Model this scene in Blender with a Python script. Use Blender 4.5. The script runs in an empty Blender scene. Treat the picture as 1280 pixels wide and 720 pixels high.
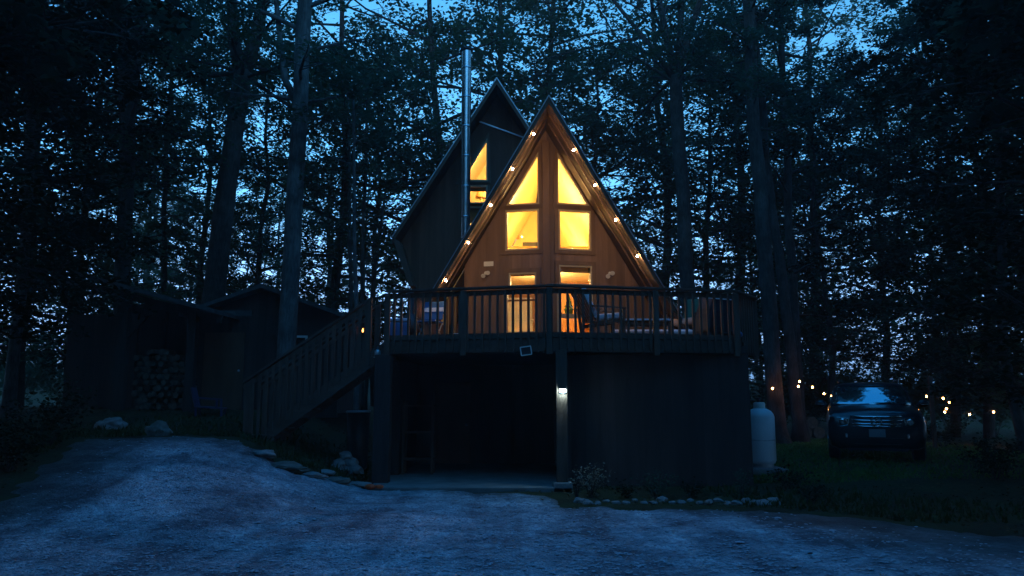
import bpy, bmesh, math, random
import numpy as np
from mathutils import Vector, Matrix
from mathutils.geometry import tessellate_polygon

random.seed(7)
rng = np.random.default_rng(11)
sc = bpy.context.scene
COL = sc.collection
V = Vector
PI = math.pi

# ------------------------------------------------------------------ camera
F = 960.0
TH = math.atan(140 / F)
CAM = V((0, 0, 1.6))
cd = bpy.data.cameras.new('camera')
cam = bpy.data.objects.new('camera', cd)
COL.objects.link(cam)
cam.location = CAM
cam.rotation_euler = (PI / 2 + TH, 0, 0)
cd.sensor_width = 36
cd.lens = 36 * F / 1280
cd.clip_end = 3000
sc.camera = cam


def ray(px, py):
    x, y = (px - 640) / F, (360 - py) / F
    return V((x, math.cos(TH) - y * math.sin(TH), math.sin(TH) + y * math.cos(TH)))


def at(px, py, Y):
    d = ray(px, py)
    return CAM + d * (Y / d.y)


def sst(a, b, t):
    t = min(1.0, max(0.0, (t - a) / (b - a)))
    return t * t * (3 - 2 * t)


def gh(x, y):
    """height of the terrain"""
    h = 0.95 * sst(2.3, 5.3, -x) * sst(7.5, 14.6, y)
    h += 0.42 * sst(3.0, 6.0, -x) * sst(15, 18.5, y)
    h += 0.33 * sst(4.5, 7.4, x) * sst(12.5, 17.2, y)
    h += 2.6 * sst(27, 62, y)
    h += 0.012 * math.sin(x * 1.3 + 0.7) * math.sin(y * 1.1)
    if -2.9 < x < 5.0 and y > 13.4:
        pass
    return h


def onground(px, py):
    d = ray(px, py)
    t = 3.0
    while t < 80:
        p = CAM + d * t
        if p.z <= gh(p.x, p.y):
            return p
        t += 0.03
    return CAM + d * 40


# ------------------------------------------------------------------ materials
def nodes_of(name):
    m = bpy.data.materials.new(name)
    m.use_nodes = True
    nt = m.node_tree
    for n in list(nt.nodes):
        nt.nodes.remove(n)
    out = nt.nodes.new('ShaderNodeOutputMaterial')
    return m, nt, out


def N(nt, typ, **kw):
    n = nt.nodes.new(typ)
    for k, v in kw.items():
        if k in n.inputs:
            n.inputs[k].default_value = v
        else:
            setattr(n, k, v)
    return n


def mat(name, col, rough=0.7, var=0.3, scale=6.0, stretch=(1, 1, 1), bump=0.25, bscale=None, metallic=0.0,
        spec=0.4, col2=None, boards=None, coat=0.0, dist=0.02):
    m, nt, out = nodes_of(name)
    L = nt.links.new
    tc = N(nt, 'ShaderNodeTexCoord')
    mp = N(nt, 'ShaderNodeMapping')
    mp.inputs['Scale'].default_value = stretch
    L(tc.outputs['Object'], mp.inputs['Vector'])
    no = N(nt, 'ShaderNodeTexNoise', Scale=scale, Detail=6.0, Roughness=0.6)
    L(mp.outputs[0], no.inputs['Vector'])
    rp = N(nt, 'ShaderNodeValToRGB')
    c1 = [max(0, c * (1 - var)) for c in col]
    c2 = col2 if col2 else [min(1, c * (1 + var)) for c in col]
    rp.color_ramp.elements[0].position = 0.3
    rp.color_ramp.elements[1].position = 0.7
    rp.color_ramp.elements[0].color = (*c1, 1)
    rp.color_ramp.elements[1].color = (*c2, 1)
    L(no.outputs['Fac'], rp.inputs['Fac'])
    bs = N(nt, 'ShaderNodeBsdfPrincipled', Roughness=rough, Metallic=metallic)
    bs.inputs['Specular IOR Level'].default_value = spec
    bs.inputs['Coat Weight'].default_value = coat
    L(rp.outputs['Color'], bs.inputs['Base Color'])
    n2 = N(nt, 'ShaderNodeTexNoise', Scale=bscale or scale * 5, Detail=4.0)
    L(mp.outputs[0], n2.inputs['Vector'])
    height = n2.outputs['Fac']
    if boards:
        axis, wdt = boards
        sx = N(nt, 'ShaderNodeSeparateXYZ')
        L(tc.outputs['Object'], sx.inputs[0])
        dv = N(nt, 'ShaderNodeMath', operation='DIVIDE')
        dv.inputs[1].default_value = wdt
        L(sx.outputs[axis], dv.inputs[0])
        fr = N(nt, 'ShaderNodeMath', operation='FRACT')
        L(dv.outputs[0], fr.inputs[0])
        gt = N(nt, 'ShaderNodeMath', operation='GREATER_THAN')
        gt.inputs[1].default_value = 0.1
        L(fr.outputs[0], gt.inputs[0])
        ad = N(nt, 'ShaderNodeMath', operation='MULTIPLY_ADD')
        ad.inputs[1].default_value = 2.0
        L(gt.outputs[0], ad.inputs[0])
        L(n2.outputs['Fac'], ad.inputs[2])
        height = ad.outputs[0]
        fl = N(nt, 'ShaderNodeMath', operation='FLOOR')
        L(dv.outputs[0], fl.inputs[0])
        wn = N(nt, 'ShaderNodeTexWhiteNoise', noise_dimensions='1D')
        L(fl.outputs[0], wn.inputs['W'])
        hv = N(nt, 'ShaderNodeHueSaturation')
        mr = N(nt, 'ShaderNodeMapRange')
        mr.inputs['To Min'].default_value = 0.75
        mr.inputs['To Max'].default_value = 1.25
        L(wn.outputs['Value'], mr.inputs['Value'])
        L(mr.outputs[0], hv.inputs['Value'])
        L(rp.outputs['Color'], hv.inputs['Color'])
        L(hv.outputs[0], bs.inputs['Base Color'])
    bp = N(nt, 'ShaderNodeBump', Strength=bump, Distance=dist)
    L(height, bp.inputs['Height'])
    L(bp.outputs[0], bs.inputs['Normal'])
    L(bs.outputs[0], out.inputs[0])
    return m


def emit(name, col, strength):
    m, nt, out = nodes_of(name)
    e = N(nt, 'ShaderNodeEmission', Strength=strength)
    e.inputs['Color'].default_value = (*col, 1)
    nt.links.new(e.outputs[0], out.inputs[0])
    return m


def pane_mat(name, tint=(1, 1, 1), ior=1.45):
    m, nt, out = nodes_of(name)
    t = N(nt, 'ShaderNodeBsdfTransparent')
    t.inputs[0].default_value = (*tint, 1)
    g = N(nt, 'ShaderNodeBsdfGlossy', Roughness=0.03)
    tc = N(nt, 'ShaderNodeTexCoord')
    no = N(nt, 'ShaderNodeTexNoise', Scale=1.5)
    nt.links.new(tc.outputs['Object'], no.inputs['Vector'])
    bp = N(nt, 'ShaderNodeBump', Strength=0.02)
    nt.links.new(no.outputs['Fac'], bp.inputs['Height'])
    nt.links.new(bp.outputs[0], g.inputs['Normal'])
    f = N(nt, 'ShaderNodeFresnel', IOR=ior)
    mx = N(nt, 'ShaderNodeMixShader')
    nt.links.new(f.outputs[0], mx.inputs[0])
    nt.links.new(t.outputs[0], mx.inputs[1])
    nt.links.new(g.outputs[0], mx.inputs[2])
    nt.links.new(mx.outputs[0], out.inputs[0])
    return m


def leaf_mat(name, col, col2, trans=0.25):
    m, nt, out = nodes_of(name)
    L = nt.links.new
    tc = N(nt, 'ShaderNodeTexCoord')
    no = N(nt, 'ShaderNodeTexNoise', Scale=0.9, Detail=5.0, Roughness=0.75)
    L(tc.outputs['Object'], no.inputs['Vector'])
    rp = N(nt, 'ShaderNodeValToRGB')
    rp.color_ramp.elements[0].position = 0.32
    rp.color_ramp.elements[1].position = 0.68
    rp.color_ramp.elements[0].color = (*col, 1)
    rp.color_ramp.elements[1].color = (*col2, 1)
    L(no.outputs['Fac'], rp.inputs['Fac'])
    d = N(nt, 'ShaderNodeBsdfDiffuse')
    t = N(nt, 'ShaderNodeBsdfTranslucent')
    L(rp.outputs[0], d.inputs[0])
    L(rp.outputs[0], t.inputs[0])
    mx = N(nt, 'ShaderNodeMixShader')
    mx.inputs[0].default_value = trans
    L(d.outputs[0], mx.inputs[1])
    L(t.outputs[0], mx.inputs[2])
    L(mx.outputs[0], out.inputs[0])
    return m


def bark_mat(name, col, col2):
    m, nt, out = nodes_of(name)
    L = nt.links.new
    tc = N(nt, 'ShaderNodeTexCoord')
    mp = N(nt, 'ShaderNodeMapping')
    mp.inputs['Scale'].default_value = (1, 1, 0.18)
    L(tc.outputs['Object'], mp.inputs[0])
    no = N(nt, 'ShaderNodeTexNoise', Scale=22.0, Detail=7.0, Roughness=0.65, Distortion=0.6)
    L(mp.outputs[0], no.inputs['Vector'])
    pn = N(nt, 'ShaderNodeTexNoise', Scale=2.2, Detail=4.0)
    L(tc.outputs['Object'], pn.inputs['Vector'])
    mixf = N(nt, 'ShaderNodeMath', operation='MULTIPLY')
    L(no.outputs['Fac'], mixf.inputs[0])
    L(pn.outputs['Fac'], mixf.inputs[1])
    rp = N(nt, 'ShaderNodeValToRGB')
    rp.color_ramp.elements[0].position = 0.15
    rp.color_ramp.elements[1].position = 0.38
    rp.color_ramp.elements[0].color = (*col, 1)
    rp.color_ramp.elements[1].color = (*col2, 1)
    L(mixf.outputs[0], rp.inputs[0])
    bs = N(nt, 'ShaderNodeBsdfPrincipled', Roughness=0.9)
    bs.inputs['Specular IOR Level'].default_value = 0.2
    L(rp.outputs[0], bs.inputs['Base Color'])
    bp = N(nt, 'ShaderNodeBump', Strength=0.7, Distance=0.03)
    L(no.outputs['Fac'], bp.inputs['Height'])
    L(bp.outputs[0], bs.inputs['Normal'])
    L(bs.outputs[0], out.inputs[0])
    return m


MT = {}
MT['wood_deck'] = mat('weathered_timber', (0.11, 0.062, 0.045), 0.85, 0.4, 7, (1, 1, 0.15), 0.4, 60)
MT['wood_deck_h'] = mat('weathered_rail_timber', (0.11, 0.064, 0.047), 0.85, 0.35, 7, (0.15, 1, 1), 0.4, 60)
MT['siding'] = mat('stained_board_siding', (0.19, 0.113, 0.077), 0.65, 0.3, 5, (1, 1, 0.12), 0.35, 40, boards=(0, 0.2))
MT['siding_dark'] = mat('dark_board_siding', (0.15, 0.062, 0.034), 0.75, 0.3, 5, (1, 1, 0.12), 0.35, 40, boards=(0, 0.2))
MT['soffit'] = mat('stained_soffit_boards', (0.065, 0.035, 0.022), 0.9, 0.3, 5, (1, 0.12, 1), 0.3, 40)
MT['roofing'] = mat('dark_shingle_roofing', (0.045, 0.042, 0.042), 0.9, 0.4, 9, (1, 1, 1), 0.6, 45, boards=(2, 0.16))
MT['rake'] = mat('dark_stained_rake_board', (0.11, 0.055, 0.032), 0.6, 0.25, 5, (1, 1, 0.2), 0.2, 40)
MT['drip'] = mat('galvanised_drip_edge', (0.45, 0.46, 0.48), 0.4, 0.1, 9, metallic=0.8, bump=0.05)
MT['trim'] = mat('brown_window_trim', (0.15, 0.085, 0.05), 0.55, 0.2, 8, (1, 1, 0.3), 0.15, 40)
MT['frame'] = mat('cream_window_frame', (0.45, 0.36, 0.22), 0.5, 0.1, 8, bump=0.05)
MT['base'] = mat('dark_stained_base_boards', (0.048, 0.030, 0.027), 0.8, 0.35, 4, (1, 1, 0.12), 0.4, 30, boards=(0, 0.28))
MT['concrete'] = mat('worn_concrete', (0.18, 0.18, 0.175), 0.85, 0.25, 3, bump=0.3, bscale=70)
MT['cream'] = mat('cream_plaster', (0.86, 0.74, 0.40), 0.8, 0.04, 2, bump=0.05)
MT['pine'] = mat('varnished_pine_panel', (0.55, 0.25, 0.06), 0.5, 0.2, 5, (1, 1, 0.15), 0.15, 40)
MT['white'] = mat('white_enamel', (0.72, 0.70, 0.64), 0.45, 0.05, 3, bump=0.03)
MT['dark'] = mat('matt_black_metal', (0.025, 0.025, 0.028), 0.5, 0.3, 12, bump=0.08)
MT['steel'] = mat('brushed_stainless_steel', (0.62, 0.64, 0.66), 0.27, 0.12, 14, (1, 1, 0.1), 0.04, metallic=1.0)
MT['shade'] = mat('tan_roller_blind', (0.50, 0.28, 0.10), 0.8, 0.15, 20, bump=0.1)
MT['pane'] = pane_mat('window_glass')
MT['leafA'] = leaf_mat('maple_leaf', (0.04, 0.075, 0.045), (0.09, 0.145, 0.075), .4)
MT['leafB'] = leaf_mat('beech_leaf', (0.035, 0.07, 0.05), (0.08, 0.135, 0.08), .4)
MT['leafC'] = leaf_mat('dark_hemlock_leaf', (0.012, 0.021, 0.013), (0.027, 0.042, 0.022))
MT['leafY'] = leaf_mat('yellowing_leaf', (0.05, 0.06, 0.02), (0.14, 0.14, 0.035))
MT['bark'] = bark_mat('grey_brown_bark', (0.024, 0.02, 0.018), (0.085, 0.074, 0.066))
MT['bark_pale'] = bark_mat('pale_grey_bark', (0.05, 0.048, 0.046), (0.17, 0.165, 0.16))
MT['rock'] = mat('grey_fieldstone', (0.19, 0.185, 0.18), 0.85, 0.4, 6, bump=0.6, bscale=25)
MT['rock_dark'] = mat('mossy_dark_boulder', (0.11, 0.105, 0.09), 0.9, 0.4, 5, bump=0.6, bscale=20)
MT['bulb'] = emit('warm_bulb', (1.0, 0.62, 0.30), 225)
MT['bulb_far'] = emit('warm_bulb_in_woods', (1.0, 0.42, 0.11), 20)
MT['rubber'] = mat('black_rubber', (0.02, 0.02, 0.02), 0.8, 0.2, 20, bump=0.2)
MT['galv'] = mat('galvanised_metal', (0.5, 0.52, 0.54), 0.45, 0.15, 15, metallic=0.9, bump=0.05)


# ------------------------------------------------------------------ mesh helpers
class MB:
    def __init__(s):
        s.v, s.f, s.m = [], [], []

    def add(s, vs, fs, mi=0):
        b = len(s.v)
        s.v += [tuple(x) for x in vs]
        s.f += [tuple(i + b for i in f) for f in fs]
        s.m += [mi] * len(fs)
        return s

    def box(s, c, d, R=None, mi=0):
        c = V(c)
        vs = []
        for x in (-.5, .5):
            for y in (-.5, .5):
                for z in (-.5, .5):
                    p = V((x * d[0], y * d[1], z * d[2]))
                    if R is not None:
                        p = R @ p
                    vs.append(c + p)
        return s.add(vs, [(0, 1, 3, 2), (4, 6, 7, 5), (0, 4, 5, 1), (2, 3, 7, 6), (0, 2, 6, 4), (1, 5, 7, 3)], mi)

    def beam(s, a, b, w, h, up=(0, 0, 1), mi=0):
        a, b = V(a), V(b)
        d = (b - a)
        L = d.length
        d.normalize()
        up = V(up)
        sd = d.cross(up)
        if sd.length < 1e-4:
            sd = d.cross(V((0, 1, 0)))
        sd.normalize()
        u = sd.cross(d)
        R = Matrix((d, sd, u)).transposed()
        return s.box((a + b) / 2, (L, w, h), R, mi)

    def tube(s, pts, rad, n=8, mi=0, cap=True):
        pts = [V(p) for p in pts]
        if not hasattr(rad, '__len__'):
            rad = [rad] * len(pts)
        vs, fs = [], []
        ref = V((1, 0, 0))
        for i, p in enumerate(pts):
            d = (pts[min(i + 1, len(pts) - 1)] - pts[max(i - 1, 0)]).normalized()
            a = ref - d * ref.dot(d)
            if a.length < 0.05:
                a = V((0, 1, 0)) - d * d.y
            a.normalize()
            ref = a
            b = d.cross(a)
            for k in range(n):
                t = 2 * PI * k / n
                vs.append(p + (a * math.cos(t) + b * math.sin(t)) * rad[i])
        for i in range(len(pts) - 1):
            for k in range(n):
                fs.append((i * n + k, i * n + (k + 1) % n, (i + 1) * n + (k + 1) % n, (i + 1) * n + k))
        if cap:
            fs.append(tuple(range(n))[::-1])
            fs.append(tuple((len(pts) - 1) * n + k for k in range(n)))
        return s.add(vs, fs, mi)

    def lathe(s, prof, c=(0, 0, 0), n=20, mi=0, R=None):
        c = V(c)
        vs, fs = [], []
        for r, z in prof:
            for k in range(n):
                t = 2 * PI * k / n
                p = V((r * math.cos(t), r * math.sin(t), z))
                if R is not None:
                    p = R @ p
                vs.append(c + p)
        for i in range(len(prof) - 1):
            for k in range(n):
                fs.append((i * n + k, i * n + (k + 1) % n, (i + 1) * n + (k + 1) % n, (i + 1) * n + k))
        fs.append(tuple(range(n))[::-1])
        fs.append(tuple((len(prof) - 1) * n + k for k in range(n)))
        return s.add(vs, fs, mi)

    def ball(s, c, r, n=10, sq=(1, 1, 1), mi=0):
        prof = [(max(1e-4, math.sin(PI * i / n)), -math.cos(PI * i / n)) for i in range(n + 1)]
        b = len(s.v)
        s.lathe(prof, (0, 0, 0), max(8, n + 2), mi)
        for i in range(b, len(s.v)):
            x, y, z = s.v[i]
            s.v[i] = (c[0] + x * r * sq[0], c[1] + y * r * sq[1], c[2] + z * r * sq[2])
        return s

    def plate(s, fn, outer, holes=(), t=0.1, mi=0):
        """2D outline with holes; fn(a, b, d) maps to 3D with depth d"""
        loops = [list(outer)] + [list(h) for h in holes]
        tri = tessellate_polygon([[V((p[0], p[1], 0)) for p in l] for l in loops])
        flat = [p for l in loops for p in l]
        n = len(flat)
        vs = [fn(p[0], p[1], 0) for p in flat] + [fn(p[0], p[1], t) for p in flat]
        fs = [tuple(x) for x in tri] + [tuple(i + n for i in x)[::-1] for x in tri]
        k = 0
        for l in loops:
            m = len(l)
            for i in range(m):
                a, b = k + i, k + (i + 1) % m
                fs.append((a, b, b + n, a + n))
            k += m
        return s.add(vs, fs, mi)

    def build(s, name, mats, parent=None, smooth=False, bevel=0, split=None, loc=None):
        me = bpy.data.meshes.new(name)
        vs = s.v
        if loc is not None:
            vs = [(x - loc[0], y - loc[1], z - loc[2]) for x, y, z in vs]
        me.from_pydata(vs, [], s.f)
        if not isinstance(mats, (list, tuple)):
            mats = [mats]
        for m in mats:
            me.materials.append(m)
        me.polygons.foreach_set('material_index', s.m)
        bm = bmesh.new()
        bm.from_mesh(me)
        bmesh.ops.recalc_face_normals(bm, faces=bm.faces)
        bm.to_mesh(me)
        bm.free()
        if smooth:
            me.polygons.foreach_set('use_smooth', [True] * len(me.polygons))
        me.update()
        o = bpy.data.objects.new(name, me)
        COL.objects.link(o)
        if parent is not None:
            o.parent = parent
            if loc is None:
                o.matrix_parent_inverse = Matrix.Translation(-parent_loc(parent))
        if loc is not None:
            o.location = loc
        if bevel:
            b = o.modifiers.new('bevel', 'BEVEL')
            b.width = bevel
            b.segments = 2
            b.limit_method = 'ANGLE'
        if split:
            e = o.modifiers.new('split', 'EDGE_SPLIT')
            e.split_angle = math.radians(split)
        return o


def parent_loc(o):
    p = V((0, 0, 0))
    while o is not None:
        p += o.location + o.matrix_parent_inverse.to_translation()
        o = o.parent
    return p


def tag(o, label, cat, group=None, kind=None):
    o['label'] = label
    o['category'] = cat
    if group:
        o['group'] = group
    if kind:
        o['kind'] = kind
    return o


def thing(name, label, cat, loc=(0, 0, 0), group=None, rz=0):
    o = bpy.data.objects.new(name, None)
    COL.objects.link(o)
    o.location = loc
    o.rotation_euler = (0, 0, rz)
    o.empty_display_size = 0.2
    return tag(o, label, cat, group)


def struct(o):
    o['kind'] = 'structure'
    return o


def copy_tree(o, parent=None):
    c = o.copy()
    COL.objects.link(c)
    if parent is not None:
        c.parent = parent
        c.matrix_parent_inverse = o.matrix_parent_inverse.copy()
    for ch in [x for x in bpy.data.objects if x.parent == o]:
        copy_tree(ch, c)
    return c


def offset(poly, d):
    """offset a convex polygon outward by d"""
    n = len(poly)
    ar = sum(poly[i][0] * poly[(i + 1) % n][1] - poly[(i + 1) % n][0] * poly[i][1] for i in range(n))
    sg = 1 if ar > 0 else -1
    lines = []
    for i in range(n):
        a, b = poly[i], poly[(i + 1) % n]
        dx, dy = b[0] - a[0], b[1] - a[1]
        l = math.hypot(dx, dy)
        nx, ny = dy / l * sg, -dx / l * sg
        lines.append((nx, ny, nx * a[0] + ny * a[1] + d))
    res = []
    for i in range(n):
        a, b = lines[i - 1], lines[i]
        det = a[0] * b[1] - a[1] * b[0]
        x = (a[2] * b[1] - a[1] * b[2]) / det
        y = (a[0] * b[2] - a[2] * b[0]) / det
        # limit mitre on very sharp corners
        px, py = poly[i]
        dd = math.hypot(x - px, y - py)
        lim = 2.2 * abs(d)
        if dd > lim:
            x, y = px + (x - px) * lim / dd, py + (y - py) * lim / dd
        res.append((x, y))
    return res


# ------------------------------------------------------------------ terrain
def grid_mesh(name, xs, ys, zf, mats, matf=None, smooth=True):
    nx, ny = len(xs), len(ys)
    vs = [(x, y, zf(x, y)) for y in ys for x in xs]
    fs = [(j * nx + i, j * nx + i + 1, (j + 1) * nx + i + 1, (j + 1) * nx + i) for j in range(ny - 1) for i in range(nx - 1)]
    me = bpy.data.meshes.new(name)
    me.from_pydata(vs, [], fs)
    for m in mats:
        me.materials.append(m)
    if smooth:
        me.polygons.foreach_set('use_smooth', [True] * len(fs))
    o = bpy.data.objects.new(name, me)
    COL.objects.link(o)
    return o


def stretch_axis(fine0, fine1, step, far):
    a = list(np.arange(fine0, fine1, step))
    d, x = step, fine1
    while x < far:
        a.append(x)
        d *= 1.35
        x += d
    a.append(far)
    d, x = step, fine0
    pre = []
    while x > -far:
        d *= 1.35
        x -= d
        pre.append(max(x, -far))
    return pre[::-1] + a


def ground_mat():
    m, nt, out = nodes_of('forest_floor')
    L = nt.links.new
    tc = N(nt, 'ShaderNodeTexCoord')
    n1 = N(nt, 'ShaderNodeTexNoise', Scale=0.7, Detail=8.0, Roughness=0.7)
    n2 = N(nt, 'ShaderNodeTexNoise', Scale=14.0, Detail=6.0, Roughness=0.7)
    L(tc.outputs['Object'], n1.inputs['Vector'])
    L(tc.outputs['Object'], n2.inputs['Vector'])
    r1 = N(nt, 'ShaderNodeValToRGB')
    r1.color_ramp.elements[0].position = .35
    r1.color_ramp.elements[1].position = .65
    r1.color_ramp.elements[0].color = (.035, .027, .019, 1)
    r1.color_ramp.elements[1].color = (.045, .055, .022, 1)
    L(n1.outputs['Fac'], r1.inputs[0])
    r2 = N(nt, 'ShaderNodeValToRGB')
    r2.color_ramp.elements[0].color = (.5, .5, .5, 1)
    r2.color_ramp.elements[1].color = (1.5, 1.4, 1.2, 1)
    L(n2.outputs['Fac'], r2.inputs[0])
    mx = N(nt, 'ShaderNodeMixRGB', blend_type='MULTIPLY')
    mx.inputs[0].default_value = 1
    L(r1.outputs[0], mx.inputs[1])
    L(r2.outputs[0], mx.inputs[2])
    bs = N(nt, 'ShaderNodeBsdfPrincipled', Roughness=0.95)
    bs.inputs['Specular IOR Level'].default_value = 0.1
    L(mx.outputs[0], bs.inputs['Base Color'])
    bp = N(nt, 'ShaderNodeBump', Strength=0.9, Distance=0.05)
    L(n2.outputs['Fac'], bp.inputs['Height'])
    L(bp.outputs[0], bs.inputs['Normal'])
    L(bs.outputs[0], out.inputs[0])
    return m


def gravel_mat():
    m, nt, out = nodes_of('crushed_gravel')
    L = nt.links.new
    tc = N(nt, 'ShaderNodeTexCoord')
    # long tyre-track streaks (pale packed dust) running away and to the right
    mp = N(nt, 'ShaderNodeMapping')
    mp.inputs['Rotation'].default_value = (0, 0, math.radians(14))
    mp.inputs['Scale'].default_value = (1.5, 0.13, 1)
    L(tc.outputs['Object'], mp.inputs[0])
    tr = N(nt, 'ShaderNodeTexNoise', Scale=0.9, Detail=5.0, Roughness=0.6, Distortion=0.5)
    L(mp.outputs[0], tr.inputs['Vector'])
    pt = N(nt, 'ShaderNodeTexNoise', Scale=1.3, Detail=7.0, Roughness=0.7)
    L(tc.outputs['Object'], pt.inputs['Vector'])
    vo = N(nt, 'ShaderNodeTexVoronoi', Scale=34.0)
    L(tc.outputs['Object'], vo.inputs['Vector'])
    vo2 = N(nt, 'ShaderNodeTexVoronoi', Scale=11.0)
    L(tc.outputs['Object'], vo2.inputs['Vector'])
    fine = N(nt, 'ShaderNodeTexNoise', Scale=60.0, Detail=4.0)
    L(tc.outputs['Object'], fine.inputs['Vector'])
    r1 = N(nt, 'ShaderNodeValToRGB')
    r1.color_ramp.elements[0].position = .42
    r1.color_ramp.elements[1].position = .60
    r1.color_ramp.elements[0].color = (.12, .125, .145, 1)
    r1.color_ramp.elements[1].color = (.46, .52, .56, 1)
    av = N(nt, 'ShaderNodeMath', operation='MULTIPLY_ADD')
    av.inputs[1].default_value = 0.42
    L(tr.outputs['Fac'], av.inputs[0])
    hf = N(nt, 'ShaderNodeMath', operation='MULTIPLY')
    hf.inputs[1].default_value = 0.58
    L(pt.outputs['Fac'], hf.inputs[0])
    L(hf.outputs[0], av.inputs[2])
    L(av.outputs[0], r1.inputs[0])
    # stones of differing tone
    cr = N(nt, 'ShaderNodeHueSaturation', Saturation=0.12)
    L(vo.outputs['Color'], cr.inputs['Color'])
    mx = N(nt, 'ShaderNodeMixRGB', blend_type='OVERLAY')
    mx.inputs[0].default_value = 0.3
    L(r1.outputs[0], mx.inputs[1])
    L(cr.outputs[0], mx.inputs[2])
    bs = N(nt, 'ShaderNodeBsdfPrincipled', Roughness=0.8)
    bs.inputs['Specular IOR Level'].default_value = 0.35
    gn = N(nt, 'ShaderNodeTexNoise', Scale=9.0, Detail=9.0, Roughness=0.82)
    L(tc.outputs['Object'], gn.inputs['Vector'])
    gr_ = N(nt, 'ShaderNodeValToRGB')
    gr_.color_ramp.elements[0].position = .36
    gr_.color_ramp.elements[1].position = .64
    gr_.color_ramp.elements[0].color = (.52, .52, .56, 1)
    gr_.color_ramp.elements[1].color = (1.35, 1.36, 1.36, 1)
    L(gn.outputs['Fac'], gr_.inputs[0])
    m2 = N(nt, 'ShaderNodeMixRGB', blend_type='MULTIPLY')
    m2.inputs[0].default_value = 1
    L(mx.outputs[0], m2.inputs[1])
    L(gr_.outputs[0], m2.inputs[2])
    at_ = N(nt, 'ShaderNodeAttribute', attribute_name='soil_shade')
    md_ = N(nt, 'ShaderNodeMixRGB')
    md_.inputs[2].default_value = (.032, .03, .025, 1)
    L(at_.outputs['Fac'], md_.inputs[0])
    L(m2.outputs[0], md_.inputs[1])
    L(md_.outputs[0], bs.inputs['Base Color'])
    h1 = N(nt, 'ShaderNodeMath', operation='MULTIPLY_ADD')
    h1.inputs[1].default_value = -0.8
    L(vo.outputs['Distance'], h1.inputs[0])
    h2 = N(nt, 'ShaderNodeMath', operation='MULTIPLY_ADD')
    h2.inputs[1].default_value = -0.9
    L(vo2.outputs['Distance'], h2.inputs[0])
    L(fine.outputs['Fac'], h2.inputs[2])
    L(h2.outputs[0], h1.inputs[2])
    bp = N(nt, 'ShaderNodeBump', Strength=1.0, Distance=0.03)
    L(h1.outputs[0], bp.inputs['Height'])
    L(bp.outputs[0], bs.inputs['Normal'])
    L(bs.outputs[0], out.inputs[0])
    return m


MT['ground'] = ground_mat()
MT['gravel'] = gravel_mat()
ax = stretch_axis(-14, 14, 0.25, 900)
ay = stretch_axis(4, 30, 0.25, 900)
rr = np.random.default_rng(3)


def ground_z(x, y):
    h = gh(x, y)
    if abs(x) < 30 and 0 < y < 45:
        h += rr.normal(0, 0.008)
    if -8 < y < 17 and abs(x) < 15 and sdist((x, y), drive_poly) > .35:
        h -= .15
    return h



# gravel drive: outline in plan from its edges in the photograph
GP = [(0, 625), (60, 572), (95, 549), (200, 545), (300, 549), (322, 560), (352, 580), (400, 594), (440, 603), (468, 611),
      (560, 613), (690, 618), (722, 634), (850, 636), (972, 637), (1080, 648), (1280, 672)]
drive_poly = [onground(*p).xy for p in GP]
drive_poly = [V((-14, 1.0)), V((-9.5, 6.5))] + drive_poly + [V((14, 9.0)), V((16, 4)), V((13, -6)), V((-10, -6))]


def sdist(p, poly):
    """signed distance, positive inside"""
    x, y = p
    best = 1e9
    inside = False
    n = len(poly)
    for i in range(n):
        ax_, ay_ = poly[i]
        bx, by = poly[(i + 1) % n]
        dx, dy = bx - ax_, by - ay_
        t = max(0, min(1, ((x - ax_) * dx + (y - ay_) * dy) / (dx * dx + dy * dy)))
        d = math.hypot(x - ax_ - t * dx, y - ay_ - t * dy)
        best = min(best, d)
        if (ay_ > y) != (by > y) and x < (bx - ax_) * (y - ay_) / (by - ay_) + ax_:
            inside = not inside
    return best if inside else -best


from mathutils import noise as mn
struct(grid_mesh('ground', ax, ay, ground_z, [MT['ground']]))


def gravel_z(x, y):
    d = sdist((x, y), drive_poly) + 0.35 * mn.noise(V((x * 1.1, y * 1.1, 3.0))) + 0.22 * mn.noise(V((x * 4, y * 4, 1.0)))
    b = 0.012 * mn.noise(V((x * 1.6, y * 1.6, 8.0))) + 0.016 * mn.noise(V((x * 6, y * 6, 5.0)))
    # wheel ruts
    q = x * 1.2 - y * 0.2
    b += 0.006 * math.sin(q * 2.4 + 0.6 * math.sin(y * 0.5))
    return gh(x, y) - .09 + (.125 + b) * sst(-.35, .45, d)


def soil_shade_of(x, y):
    """soil and leaf mould mixed in at the edges, plus shade painted over the sides"""
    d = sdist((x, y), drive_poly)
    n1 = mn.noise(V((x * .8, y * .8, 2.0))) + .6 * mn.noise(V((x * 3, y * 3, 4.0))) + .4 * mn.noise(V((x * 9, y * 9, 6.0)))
    wd_ = .6 + 4.2 * sst(1.2, 5.0, x) + 2.2 * sst(3.0, 7, -x)  # wide side bands paint the dim corners' shade into the gravel colour
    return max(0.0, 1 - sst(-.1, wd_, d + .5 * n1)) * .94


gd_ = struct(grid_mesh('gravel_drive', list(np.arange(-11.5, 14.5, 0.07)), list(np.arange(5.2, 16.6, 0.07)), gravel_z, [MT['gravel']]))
av_ = gd_.data.attributes.new('soil_shade', 'FLOAT', 'POINT')
av_.data.foreach_set('value', [soil_shade_of(v.co.x, v.co.y) for v in gd_.data.vertices])
struct(grid_mesh('gravel_drive', list(np.arange(-14, 14.5, 0.5)), list(np.arange(-8, 5.21, 0.5)), lambda x, y: gh(x, y) + 0.03, [MT['gravel']]))


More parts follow.
